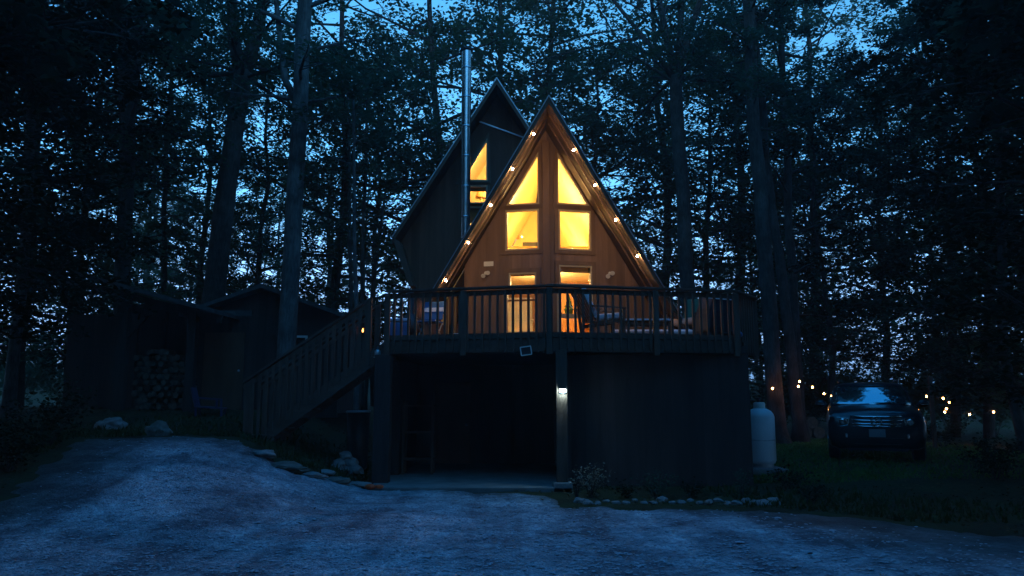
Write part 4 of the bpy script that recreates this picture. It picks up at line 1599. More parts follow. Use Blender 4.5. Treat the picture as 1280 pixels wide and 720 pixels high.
# woodshed: open lean-to full of firewood
YW = 18.0
a0 = at(148, 500, YW)
a1 = at(236, 505, YW)
ws = thing('woodshed', 'open dark woodshed with a sloping roof, filled with firewood', 'woodshed', (a0.x, YW, gh(a0.x, YW)))
rt0, rt1 = at(120, 346, YW - .5), at(268, 386, YW - .5)
dx_ = rt1.x - rt0.x
for px in (148, 236):
    x = at(px, 500, YW).x
    zt = rt0.z + (rt1.z - rt0.z) * (x - rt0.x) / dx_ - .2
    g = gh(x, YW) - .1
    MB().box((x, YW, (zt + g) / 2), (.26 if px == 148 else .2, .2, zt - g)).build('post', MT['shed'], ws, bevel=.01)
    MB().box((x, YW + 2.0, (zt + g) / 2 - .1), (.2, .2, zt - g - .2)).build('post', MT['shed'], ws)
q = []
for d in (0, .09):
    for X, Y in ((rt0.x - .6, YW - .5), (rt1.x, YW - .5), (rt1.x, YW + 2.4), (rt0.x - .6, YW + 2.4)):
        q.append(V((X, Y, rt0.z + (rt1.z - rt0.z) * (X - rt0.x) / dx_ - d)))
MB().add(q, [(0, 1, 2, 3), (4, 7, 6, 5), (0, 4, 5, 1), (1, 5, 6, 2), (2, 6, 7, 3), (3, 7, 4, 0)]).build('roof', MT['shed_roof'], ws)
MB().beam((rt0.x - .6, YW - .03, rt0.z - .26 - (rt1.z - rt0.z) / dx_ * .6), (rt1.x, YW - .03, rt1.z - .2), .08, .16).build('fascia', MT['shed'], ws)
MB().beam(at(158, 420, YW), at(182, 396, YW), .1, .1).build('brace', MT['shed'], ws)
MB().box(((a0.x + a1.x) / 2 - .5, YW + 2.1, 2.4), (a1.x - a0.x + 1.5, .08, 3.4)).build('wall', MT['shed'], ws)
MB().box((a0.x - 1.0, YW + 1.0, 2.4), (1.7, .1, 2.6)).build('wall', MT['shed'], ws)
# logs
lm = MB()
prof = [(.075, -.2), (.08, -.19), (.08, .19), (.075, .2)]
lm.lathe(prof, (0, 0, 0), 5, R=Matrix.Rotation(PI / 2, 3, 'X'))
log0 = lm.build('firewood_log', MT['log'])
tag(log0, 'split firewood log stacked in the open woodshed', 'log', 'firewood stacked in the woodshed')
Rl = random.Random(2)
wl0, wl1 = a0.x + .18, a1.x - .16
k = 0
row = 0
gz = gh((wl0 + wl1) / 2, YW + .4) - .02
while True:
    z = gz + .09 + row * .142
    x = wl0 + .08 + (row % 2) * .08
    lim = 1.55 - .0 * row
    if z > gz + 1.45:
        break
    while x < wl1:
        top = 1.0 + .5 * math.sin((x - wl0) / (wl1 - wl0) * PI * .9 + .35)
        if z - gz < top:
            o = log0 if k == 0 else log0.copy()
            if k:
                COL.objects.link(o)
            o.location = (x + Rl.uniform(-.03, .03), YW + .45 + Rl.uniform(-.1, .1), z + Rl.uniform(-.025, .025))
            s_ = Rl.uniform(.7, 1.2)
            o.scale = (s_, 1, s_)
            o.rotation_euler = (0, Rl.uniform(0, 6), 0)
            k += 1
        x += .16
    row += 1

# low plastic chair beside the woodshed
x_ = at(262, 505, 17.3).x
lc_ = thing('garden_chair', 'low blue-violet plastic garden chair standing beside the woodshed', 'chair', (x_, 17.3, gh(x_, 17.3)), rz=.15)
MT['plasticblue'] = mat('blue_violet_plastic', (.03, .033, .09), .45, .15, 6, bump=.05)
MB().beam((-.26, 0, .20), (.34, 0, .16), .44, .035).build('seat', MT['plasticblue'], lc_, loc=(0, 0, 0), bevel=.012)
MB().beam((-.25, 0, .19), (-.36, 0, .62), .44, .035).build('backrest', MT['plasticblue'], lc_, loc=(0, 0, 0), bevel=.012)
for x in (-.24, .30):
    for y in (-.18, .18):
        MB().box((x, y, .08), (.045, .045, .18)).build('leg', MT['plasticblue'], lc_, loc=(0, 0, 0))
for y in (-.23, .23):
    MB().beam((-.30, y, .40), (.22, y, .36), .045, .03).beam((.20, y, .17), (.20, y, .36), .04, .04).build('armrest', MT['plasticblue'], lc_, loc=(0, 0, 0))

# ------------------------------------------------------------------ CAR
MT['paint'] = mat('black_blue_car_paint', (.006, .008, .012), .3, .1, 3, bump=.0, spec=.3, coat=.35)
MT['carglass'] = mat('tinted_car_glass', (.012, .016, .022), .03, .05, 3, bump=.0, spec=1.0, coat=1.0)
for n_g in MT['carglass'].node_tree.nodes:
    if n_g.type == 'BSDF_PRINCIPLED':
        n_g.inputs['IOR'].default_value = 2.4
        n_g.inputs['Coat IOR'].default_value = 1.9
MT['chrome'] = mat('chrome', (.6, .62, .64), .15, .05, 6, metallic=1.0, bump=.0)
MT['lens'] = mat('headlamp_glass', (.6, .62, .62), .12, .4, 18, metallic=.9, bump=.25, bscale=30, coat=1.0)
MT['plastic'] = mat('dark_bumper_plastic', (.018, .018, .02), .6, .2, 12, bump=.1)
cb = at(1099, 581, 16.2)
carp = V((cb.x, 16.2, gh(cb.x, 17.0) - .01))
car = thing('parked_suv', 'dark parked SUV facing the camera on the grass, windscreen reflecting the dusk sky', 'car', carp, rz=math.radians(-22))
I0 = (0, 0, 0)


def section(y, w, zb, zt, crown=.03, waist=None):
    h = zt - zb
    half = [(0, zb), (w * .80, zb), (w * .95, zb + .06), (w, zb + h * .40), (w * .995, zb + h * .70), (w * .95, zt - .06), (w * .86, zt - .005), (w * .5, zt + crown * .8), (0, zt + crown)]
    pts = half + [(-x, z) for x, z in half[-2:0:-1]]
    return [V((x, y, z)) for x, z in pts]


secs = [(0.0, .74, .36, .62, .0), (.015, .84, .31, .70, .0), (.06, .90, .28, .86, .01), (.10, .925, .27, .97, .02), (.20, .94, .26, 1.03, .03), (.55, .955, .26, 1.08, .04),
        (1.0, .96, .26, 1.12, .05), (1.35, .96, .26, 1.15, .05), (2.4, .96, .26, 1.17, .05), (3.6, .955, .26, 1.19, .04), (4.2, .93, .28, 1.17, .03), (4.45, .88, .32, 1.10, .02), (4.55, .78, .40, .95, .0)]
bmv = []
S_ = [section(*s) for s in secs]
n_ = len(S_[0])
fs = []
for i in range(len(S_) - 1):
    for k in range(n_):
        fs.append((i * n_ + k, i * n_ + (k + 1) % n_, (i + 1) * n_ + (k + 1) % n_, (i + 1) * n_ + k))
fs.append(tuple(range(n_)))
fs.append(tuple((len(S_) - 1) * n_ + k for k in range(n_))[::-1])
bodymb = MB().add([v for s in S_ for v in s], fs)
body = bodymb.build('body', MT['paint'], car, smooth=True, loc=I0)
# wheel arches cut out
for yy in (.88, 3.62):
    for sg in (-1, 1):
        c_ = MB().lathe([(.40, -.2), (.40, .2)], (sg * .90, yy, .36), 32, R=Matrix.Rotation(PI / 2, 3, 'Y')).build('cutter', MT['plastic'])
        c_.parent = car
        md = body.modifiers.new('cut', 'BOOLEAN')
        md.operation = 'DIFFERENCE'
        md.solver = 'EXACT'
        md.object = c_
bpy.context.view_layer.update()
dg_ = bpy.context.evaluated_depsgraph_get()
newme = bpy.data.meshes.new_from_object(body.evaluated_get(dg_))
cutters = [m_.object for m_ in body.modifiers]
body.modifiers.clear()
body.data = newme
for c_ in cutters:
    bpy.data.objects.remove(c_, do_unlink=True)
e_ = body.modifiers.new('split', 'EDGE_SPLIT')
e_.split_angle = math.radians(38)


# cabin
def cab_pt(u, v, grow=0.0):
    """u: 0..1 around ring starting at front left; v: 0..1 up"""
    pass


def ring(v):
    zl_ = 1.13 + .50 * v + .03 * math.sin(v * PI)
    wx = .86 - .17 * v ** 1.3
    yf = 1.22 + .66 * v
    yb = 4.40 - .35 * v ** 2
    pts = []
    for i in range(9):
        u = -1 + 2 * i / 8
        pts.append(V((u * wx, yf + .16 * u * u, zl_)))
    for t in (.15, .4, .65, .88):
        pts.append(V((wx * (1 + .03 * math.sin(t * PI)), yf + .16 + (yb - yf - .2) * t, zl_)))
    for i in range(7):
        u = 1 - 2 * i / 6
        pts.append(V((u * wx, yb - .1 * u * u, zl_)))
    for t in (.88, .65, .4, .15):
        pts.append(V((-wx * (1 + .03 * math.sin(t * PI)), yf + .16 + (yb - yf - .2) * t, zl_)))
    return pts


vs_ = [0, .25, .5, .75, .93, 1.0]
rg = [ring(v) for v in vs_]
m_ = len(rg[0])
top = [V((p.x * .9, 3.0 + (p.y - 3.0) * .93, p.z + .035)) for p in rg[-1]]
top2 = [V((p.x * .5, 3.0 + (p.y - 3.0) * .5, p.z + .065)) for p in rg[-1]]
rg += [top, top2]
fs = []
for i in range(len(rg) - 1):
    for k in range(m_):
        fs.append((i * m_ + k, i * m_ + (k + 1) % m_, (i + 1) * m_ + (k + 1) % m_, (i + 1) * m_ + k))
fs.append(tuple((len(rg) - 1) * m_ + k for k in range(m_)))
MB().add([v for r_ in rg for v in r_], fs).build('cabin', MT['paint'], car, smooth=True, loc=I0)


def patch(us, vs2, f, name, m, par=car):
    g = [[f(u, v) for u in us] for v in vs2]
    w = len(us)
    mb = MB()
    mb.add([p for r_ in g for p in r_], [(j * w + i, j * w + i + 1, (j + 1) * w + i + 1, (j + 1) * w + i) for j in range(len(vs2) - 1) for i in range(w - 1)])
    o = mb.build(name, m, par, smooth=True, loc=I0)
    so = o.modifiers.new('solid', 'SOLIDIFY')
    so.thickness = .006
    so.offset = 0
    return o


def wsf(u, v):
    v = .05 + .86 * v
    wx = .86 - .17 * v ** 1.3 - .05
    z = 1.13 + .50 * v + .03 * math.sin(v * PI)
    return V((u * wx, 1.22 + .66 * v + .16 * u * u - .012, z + .008))


patch(np.linspace(-1, 1, 13), np.linspace(0, 1, 9), wsf, 'windscreen', MT['carglass'])
for sg in (-1, 1):
    for (t0, t1) in ((.05, .40), (.44, .70), (.73, .95)):
        def sf(u, v, sg=sg, t0=t0, t1=t1):
            t = t0 + (t1 - t0) * u
            v = .12 + .74 * v
            yf, yb = 1.22 + .66 * v, 4.40 - .35 * v ** 2
            wx = .86 - .17 * v ** 1.3
            return V((sg * (wx * (1 + .03 * math.sin(t * PI)) + .006), yf + .16 + (yb - yf - .2) * t, 1.13 + .50 * v + .03 * math.sin(v * PI)))
        patch(np.linspace(0, 1, 5), np.linspace(0, 1, 5), sf, 'side_window', MT['carglass'])
    # mirror
    mi_ = MB().ball((sg * 1.06, 1.55, 1.20), .1, 8, (1.15, .55, .8)).beam((sg * .90, 1.58, 1.16), (sg * 1.0, 1.56, 1.18), .05, .04).build('wing_mirror', MT['paint'], car, smooth=True, loc=I0)
    MB().box((sg * 1.06, 1.495, 1.185), (.15, .012, .02)).build('indicator', MT['chrome'], mi_, loc=I0)
    # roof rail
    MB().tube([(sg * .62, 2.1, 1.68), (sg * .63, 2.3, 1.73), (sg * .63, 3.8, 1.73), (sg * .62, 4.0, 1.67)], .018, 8).build('roof_rail', MT['plastic'], car, loc=I0)
    # headlamp (wraps the corner)
    hp = [(.52, .90), (.80, .93), (.905, .95), (.915, .82), (.86, .74), (.70, .73), (.53, .76)]

    def hf(a, b, d, sg=sg):
        y = .055 + .10 * max(0, a - .72) / .2 * 1.2 + (b - .74) * .12
        return V((sg * a, y - .035 + d, b))
    hlamp = MB().plate(hf, hp, [], .05).build('headlight', MT['lens'], car, loc=I0, bevel=.008)
    MB().lathe([(.075, 0), (.07, -.012), (.05, -.02)], hf(.64, .825, -.006), 16, R=Matrix.Rotation(PI / 2, 3, 'X').inverted()).build('reflector', MT['chrome'], hlamp, loc=I0)
    MB().plate(lambda a, b, d, sg=sg: V((sg * a, -.012 + (a - .55) * .22 + d, b)), [(.56, .50), (.80, .53), (.80, .60), (.56, .58)], [], .03).build('fog_lamp', MT['lens'], car, loc=I0, bevel=.006)
# windscreen wipers
for x0, x1 in ((-.62, -.05), (.0, .58)):
    pts = [wsf(x0 / .82, .02) + V((0, -.012, .004)), wsf((x0 + x1) / 2 / .82, .03) + V((0, -.016, .006)), wsf(x1 / .82, .05) + V((0, -.016, .006))]
    MB().tube(pts, .008, 6).build('wiper', MT['plastic'], car, loc=I0)
# grille with chrome bars
gpl = [(-.48, .72), (.48, .72), (.52, .80), (.49, .95), (-.49, .95), (-.52, .80)]
gl_ = MB().plate(lambda a, b, d: V((a, .012 + (b - .72) * .16 + d, b)), gpl, [], .06).build('grille', MT['dark'], car, loc=I0)
for z, th, w in ((.785, .022, .48), (.855, .022, .49), (.935, .018, .48), (.735, .018, .46)):
    y = .006 + (z - .72) * .16
    MB().tube([(-w, y + .02, z + .01), (-w * .5, y, z), (w * .5, y, z), (w, y + .02, z + .01)], th * .85, 8).build('grille_bar', MT['chrome'], gl_, smooth=True, loc=I0)
# round emblem: ring with a three-pointed star
em = MB()
ec = V((0, -.012, .84))
em.tube([ec + V((.10 * math.cos(t), 0, .10 * math.sin(t))) for t in np.linspace(0, 2 * PI, 25)], .011, 8, cap=False)
for k in range(3):
    t = PI / 2 + k * 2 * PI / 3
    tip = ec + V((.095 * math.cos(t), 0, .095 * math.sin(t)))
    l_ = ec + V((.024 * math.cos(t + 1.05), 0, .024 * math.sin(t + 1.05)))
    r__ = ec + V((.024 * math.cos(t - 1.05), 0, .024 * math.sin(t - 1.05)))
    em.add([ec + V((0, -.014, 0)), l_, tip, r__, ec + V((0, .01, 0))], [(0, 1, 2), (0, 2, 3), (4, 2, 1), (4, 3, 2)])
em.build('emblem', MT['chrome'], gl_, loc=I0)
# bumper, plate, skid
MB().plate(lambda a, b, d: V((a, -.03 + abs(a) ** 3 * .16 + d, b)), [(-.78, .40), (-.4, .37), (.4, .37), (.78, .40), (.80, .48), (.5, .50), (-.5, .50), (-.80, .48)], [], .1).build('bumper_intake', MT['plastic'], car, loc=I0, bevel=.01)
MB().box((0, -.045, .60), (.31, .012, .16)).build('number_plate', mat('blank_number_plate', (.2, .2, .21), .5, .05, 8, bump=.03), car, loc=I0, bevel=.004)
MB().plate(lambda a, b, d: V((a, .02 + abs(a) ** 3 * .1 + d, b)), [(-.55, .24), (.55, .24), (.6, .30), (-.6, .30)], [], .08).build('skid_plate', MT['plastic'], car, loc=I0)
for yy in (.88, 3.62):
    for sg in (-1, 1):
        Ry = Matrix.Rotation(sg * PI / 2, 3, 'Y')
        w_ = MB().lathe([(.21, -.11), (.33, -.115), (.355, -.09), (.36, 0), (.355, .09), (.33, .115), (.21, .11)], (sg * .83, yy, .36), 28, R=Ry).build('wheel', MT['rubber'], car, smooth=True, loc=I0, split=40)
        rm = MB().lathe([(.22, .08), (.23, .115), (.20, .105), (.05, .10)], (sg * .83, yy, .36), 20, R=Ry)
        for k in range(5):
            t = k * 2 * PI / 5
            rm.beam(V((sg * .935, yy, .36)), V((sg * .94, yy + .2 * math.cos(t), .36 + .2 * math.sin(t))), .05, .02, up=(1, 0, 0))
        rm.build('rim', MT['chrome'], w_, loc=I0)

# ------------------------------------------------------------------ TREES
def spray(R, p, d, L, n):
    """flat fan of leaf centres starting at p heading d"""
    t = R.uniform(0.05, 1, n) ** .8
    side = np.array([-d[1], d[0], 0.0])
    w = (R.uniform(-1, 1, n)) * L * .42 * np.sin(np.clip(t * 2.6, 0, PI) * .9 + .25)
    z = R.normal(0, .09, n) + d[2] * t * L - .22 * L * t * t
    q = p + np.outer(t * L, np.array([d[0], d[1], 0])) + np.outer(w, side)
    q[:, 2] += z
    return q


def grow(trunks, zb, zt, Rr, nl, ns, kl, seed, leaf=.13, up=.35, forks=True, flat=.0, tilt=.47, squash=None):
    """trunks: list of (points, radii). limbs + leaf sprays between heights zb and zt."""
    R = np.random.default_rng(seed)
    wood = MB()
    cen = []
    for pts, rad in trunks:
        wood.tube(pts, rad, 12 if rad[0] > .12 else 8)
    for i in range(nl):
        pts, rad = trunks[R.integers(len(trunks))]
        h = zb + (zt - zb) * (i + R.uniform(0, 1)) / nl
        # point on the trunk at height h
        z0, z1 = pts[0].z, pts[-1].z
        hh = min(h, z1 - .05)
        k = max(j for j in range(len(pts) - 1) if pts[j].z <= hh or j == 0)
        t = min(1, max(0, (hh - pts[k].z) / max(.01, pts[k + 1].z - pts[k].z)))
        p0 = pts[k].lerp(pts[k + 1], t)
        r0 = rad[k] + (rad[k + 1] - rad[k]) * t
        a = i * 2.399 + R.uniform(-.5, .5)
        f = (h - zb) / max(.1, zt - zb)
        prof = math.sin(PI * min(1, max(0, .18 + .74 * f))) ** .7
        L = Rr * prof * R.uniform(.6, 1.15)
        el = up * R.uniform(-.5, 2.2) * (.6 + f)
        d = V((math.cos(a), math.sin(a), el)).normalized()
        P = [p0]
        cur = p0
        dd = d.copy()
        for s in range(4):
            cur = cur + dd * (L / 4)
            P.append(cur)
            dd = (dd + V((R.normal(0, .16), R.normal(0, .16), R.normal(-.04, .1)))).normalized()
        rl = min(r0 * .55, .018 + .013 * L)
        wood.tube(P, [rl, rl * .8, rl * .6, rl * .4, rl * .18], 6, cap=False)
        for j in range(ns):
            t = R.uniform(.18, 1.0)
            kk = min(3, int(t * 4))
            q = P[kk].lerp(P[kk + 1], t * 4 - kk)
            sd = R.choice((-1, 1))
            ang = a + sd * R.uniform(.25, 1.35)
            TL = L * R.uniform(.18, .42) * (1.15 - .5 * t) + .25
            tw = V((math.cos(ang), math.sin(ang), R.normal(.1, .4)))
            e = q + tw * TL
            wood.tube([q, q.lerp(e, .5) + V((0, 0, .03)), e], [rl * .3, rl * .2, .004], 4, cap=False)
            for qq in range(2):
                a2 = ang + R.normal(0, .5)
                st_ = q.lerp(e, R.uniform(.2, .9))
                cen.append(spray(R, np.array(st_), (math.cos(a2), math.sin(a2), R.normal(0, .25)), R.uniform(.4, 1.15) * (.45 + .12 * Rr), kl))
    cen = np.concatenate(cen)
    lv = flat_leaves(cen, leaf, tilt, R)
    return wood, lv


def trunk_path(px_pts, Y, r0, H, wob=.0, taper=.45, ground_ext=True, dy=0):
    pts = [at(x, y, Y + dy * i) for i, (x, y) in enumerate(px_pts)]
    if ground_ext:
        d = pts[0] - pts[1]
        g = gh(pts[0].x, pts[0].y) - .15
        if pts[0].z > g + .05:
            t = (pts[0].z - g) / -d.z if d.z < 0 else 0
            pts = [pts[0] + d * t] + pts
    d = (pts[-1] - pts[-2]).normalized()
    if pts[-1].z < H:
        t = (H - pts[-1].z) / d.z
        pts += [pts[-1] + d * t * .5, pts[-1] + d * t]
    # densify
    out = []
    for i in range(len(pts) - 1):
        n = max(1, int((pts[i + 1] - pts[i]).length / .7))
        for k in range(n):
            out.append(pts[i].lerp(pts[i + 1], k / n))
    out.append(pts[-1])
    z0, z1 = out[0].z, out[-1].z
    rad = []
    for i, p in enumerate(out):
        f = (p.z - z0) / (z1 - z0)
        rr_ = r0 * (1 - (1 - taper) * f)
        if ground_ext:
            rr_ *= 1 + .5 * math.exp(-(p.z - z0 - .15) / .25)
        rad.append(rr_)
        if 0 < i < len(out) - 1 and wob:
            out[i] = p + V((mn.noise(V((i * .37, r0 * 50, 0))), mn.noise(V((i * .37, 9, r0 * 30))), 0)) * wob
    return out, rad


def tree_thing(name, label, trunks, mtl, leafm, group, **kw):
    base = trunks[0][0][0]
    wood, lv = grow(trunks, **kw)
    t = thing(name, label, 'tree', (base.x, base.y, base.z + .1), group)
    loc = (base.x, base.y, base.z + .1)
    o = wood.build('trunk', mtl, t, smooth=True, loc=loc)
    o.location = (0, 0, 0)
    c = quads_object('crown', lv - np.array(loc), leafm, t)
    return t


HT = 'tall trees standing around the house'
# forked trunk left of centre
tree_thing('maple_tree', 'stout dark trunk left of the grey one, forking into two limbs high up',
           [trunk_path([(262, 400), (272, 330), (285, 220), (298, 120), (302, 92)], 21.5, .33, 11.2, .05, .75),
            trunk_path([(302, 98), (293, 50), (290, 0)], 21.5, .2, 19, .05, .4, False),
            trunk_path([(302, 98), (318, 55), (329, 0)], 21.5, .2, 19, .05, .4, False)], MT['bark'], MT['leafA'], HT,
           zb=9.5, zt=19, Rr=4.6, nl=20, ns=7, kl=34, seed=1, up=.5)
# pale grey trunk in front of shed
tree_thing('beech_tree', 'pale grey straight trunk rising right in front of the shed and stairs',
           [trunk_path([(357, 446), (364, 340), (370, 220), (376, 110), (381, 0)], 17.6, .225, 19, .03, .62),
            trunk_path([(371, 130), (357, 100), (351, 60), (345, 0)], 17.6, .09, 14, .04, .35, False)], MT['bark_pale'], MT['leafB'], HT,
           zb=8.2, zt=19, Rr=4.2, nl=22, ns=7, kl=34, seed=2, up=.45)
tree_thing('maple_tree', 'dark twin-stemmed trunk above the woodshed on the left',
           [trunk_path([(150, 460), (154, 330), (159, 180), (163, 60)], 21, .23, 12, .05, .8),
            trunk_path([(158, 200), (154, 100), (152, 0)], 21, .13, 18, .05, .4, False),
            trunk_path([(160, 160), (170, 70), (174, 0)], 21, .15, 18, .05, .4, False)], MT['bark'], MT['leafA'], HT,
           zb=6, zt=18, Rr=4.5, nl=24, ns=7, kl=34, seed=3, up=.45)
tree_thing('maple_tree', 'dark trunk right of the gable, fanning into many limbs high up',
           [trunk_path([(862, 400), (856, 300), (850, 190), (845, 100)], 25, .27, 12.6, .06, .8),
            trunk_path([(845, 105), (815, 60), (775, 10)], 25, .10, 18, .06, .35, False),
            trunk_path([(845, 100), (834, 50), (824, 0)], 25, .14, 20, .06, .35, False),
            trunk_path([(845, 100), (850, 50), (852, 0)], 25, .14, 20, .06, .35, False),
            trunk_path([(845, 100), (862, 50), (876, 0)], 25, .13, 20, .06, .35, False)], MT['bark'], MT['leafA'], HT,
           zb=10, zt=20, Rr=5, nl=24, ns=7, kl=34, seed=4, up=.5)
tree_thing('oak_tree', 'thick dark trunk right of the deck, leaning left as it rises',
           [trunk_path([(971, 535), (964, 400), (953, 270), (942, 150), (934, 0)], 22.5, .25, 20, .06, .55)], MT['bark'], MT['leafB'], HT,
           zb=9.5, zt=20, Rr=2.6, nl=28, ns=7, kl=34, seed=5, up=.4)
tree_thing('oak_tree', 'slimmer trunk close right of the thick leaning one beyond the deck',
           [trunk_path([(998, 530), (987, 430), (972, 310), (958, 200), (948, 90)], 23.5, .18, 19, .08, .5)], MT['bark'], MT['leafB'], HT,
           zb=9.5, zt=19, Rr=2.3, nl=24, ns=7, kl=34, seed=6, up=.4)
tree_thing('ash_tree', 'straight dark trunk between the thick leaning trunk and the parked car',
           [trunk_path([(1001, 520), (994, 400), (986, 260), (979, 120), (975, 0)], 25, .16, 19, .06, .5)], MT['bark'], MT['leafC'], HT,
           zb=4, zt=19, Rr=2.8, nl=26, ns=7, kl=36, seed=7, up=.35)
tree_thing('birch_tree', 'slender trunk between the twin-stemmed and the forked trunks',
           [trunk_path([(203, 420), (206, 260), (211, 130), (215, 40)], 26, .12, 16, .1, .4)], MT['bark'], MT['leafB'], HT,
           zb=5, zt=16, Rr=3.6, nl=22, ns=6, kl=34, seed=8, up=.3)
tree_thing('sapling', 'leaning clump of three thin stems left of the gabled wing',
           [trunk_path([(441, 500), (439, 380), (437, 240)], 24, .085, 12, .06, .4), trunk_path([(452, 495), (453, 380), (456, 240)], 24.3, .09, 12, .06, .4),
            trunk_path([(462, 430), (470, 330), (481, 240)], 24.6, .07, 11, .06, .4)], MT['bark'], MT['leafB'], HT,
           zb=6, zt=13, Rr=3.0, nl=20, ns=6, kl=30, seed=9, up=.3)
tree_thing('sapling', 'thin pale stem under the deck rail beyond the stairs',
           [trunk_path([(445, 512), (446, 440), (445, 370)], 17.6, .07, 9, .04, .4)], MT['bark_pale'], MT['leafB'], HT,
           zb=6.5, zt=9.5, Rr=1.5, nl=8, ns=4, kl=24, seed=10, up=.3)
tree_thing('beech_tree', 'slim grey trunk at the far left edge of the photo',
           [trunk_path([(14, 500), (20, 440), (28, 370), (34, 260)], 17, .13, 15, .05, .5)], MT['bark_pale'], MT['leafC'], HT,
           zb=4.2, zt=15, Rr=3.6, nl=26, ns=7, kl=40, seed=11, up=.25)
tree_thing('beech_tree', 'curved slim trunk at the far right edge behind the string lights',
           [trunk_path([(1279, 545), (1268, 500), (1256, 440), (1254, 360)], 19.5, .13, 15, .05, .5)], MT['bark'], MT['leafC'], HT,
           zb=4, zt=15, Rr=1.8, nl=26, ns=7, kl=40, seed=12, up=.25)


# proto trees for the surrounding wood, copied
def proto(seed, H, r, zb, Rr, nl, ns, kl, leaf, leafm, tilt=.47):
    pts = []
    R = np.random.default_rng(seed)
    x = y = 0
    n = 9
    for i in range(n):
        pts.append(V((x, y, -.2 + (H + .2) * i / (n - 1))))
        x += R.normal(0, .1)
        y += R.normal(0, .1)
    rad = [r * (1 - .8 * i / (n - 1)) for i in range(n)]
    wood, lv = grow([(pts, rad)], zb=zb, zt=H, Rr=Rr, nl=nl, ns=ns, kl=kl, seed=seed, leaf=leaf, up=.28, tilt=tilt)
    t = thing('woodland_tree', 'x', 'tree', (0, 0, 0))
    o = wood.build('trunk', MT['bark'], t, smooth=True, loc=(0, 0, 0))
    quads_object('crown', lv, leafm, t)
    return t


PROTO = [proto(101, 14, .16, 1.2, 3.6, 38, 10, 27, .15, MT['leafA']),
         proto(102, 12, .13, 0.9, 3.2, 38, 10, 27, .14, MT['leafB']),
         proto(103, 16, .18, 2.0, 4.0, 40, 10, 27, .15, MT['leafA']),
         proto(104, 9, .10, 0.6, 3.0, 36, 10, 27, .135, MT['leafB']),
         proto(105, 15, .17, 1.2, 4.2, 50, 11, 36, .14, MT['leafC'])]
used = [False] * 5
WG = 'leafy trees of the surrounding wood'
spots = [
    (95, 24, 0, 1.0, 'leafy tree directly behind the woodshed roof'),
    (30, 22, 4, 1.0, 'dense dark tree behind the slim grey trunk at the left edge'),
    (245, 28, 0, 1.0, 'leafy tree behind the forked trunk, left side'),
    (322, 26, 1, 1.0, 'leafy tree rising behind the shed between the forked and grey trunks'),
    (405, 28, 2, 1.2, 'leafy tree right of the pale grey trunk behind the shed'),
    (470, 30, 1, 1.1, 'leafy tree behind the clump of three thin stems'),
    (535, 29, 2, 1.3, 'leafy tree behind the left slope of the taller gable'),
    (610, 32, 2, 1.4, 'leafy tree showing above the stove pipe'),
    (690, 31, 2, 1.45, 'leafy tree showing above the front gable peak'),
    (765, 30, 1, 1.35, 'leafy tree close right of the front gable behind the house'),
    (820, 33, 2, 1.35, 'leafy tree left of the fanning trunk behind the house'),
    (900, 30, 2, 1.0, 'leafy tree between the fanning trunk and the leaning trunk'),
    (915, 33, 2, 1.45, 'tall leafy tree seen between the leaning trunk and the fanning trunk, farther back'),
    (1012, 34, 2, 1.4, 'tall leafy tree far behind the straight trunk left of the car'),
    (950, 34, 3, 1.1, 'low leafy tree behind the two leaning trunks beyond the deck'),
    (1040, 27, 1, 1.0, 'leafy tree behind the left side of the parked car'),
    (1105, 31, 4, 1.0, 'dense dark tree directly behind the parked car'),
    (1185, 27, 4, 1.0, 'dense dark tree behind the string lights right of the car'),
    (1225, 26, 2, 1.0, 'leafy tree behind the string lights near the right edge'),
    (1290, 23, 4, 1.0, 'dense dark tree at the right edge of the photo'),
    (-90, 17, 4, 1.05, 'dense near tree overhanging the left edge of the photo'),
    (-190, 12.5, 4, 1.0, 'nearest dark tree left of the drive, its boughs over the gravel'),
    (1480, 17, 4, .9, 'dense near tree overhanging the right edge of the photo'),
    (1450, 12.5, 4, 1.0, 'nearest dark tree right of the drive, its boughs over the gravel'),
    (1345, 20.5, 0, .95, 'leafy tree right of the parked car, nearest to the bulbs at the right'),
]
RT_ = random.Random(77)
for px, Y, k, s, lab in spots:
    x = (px - 640) / F * Y
    o = PROTO[k] if not used[k] else copy_tree(PROTO[k])
    used[k] = True
    o.location = (x, Y, gh(x, Y))
    o.rotation_euler = (0, 0, RT_.uniform(0, 6.28))
    o.scale = (s, s, s * RT_.uniform(.95, 1.08))
    tag(o, lab, 'tree', WG)
for k, u in enumerate(used):
    assert u

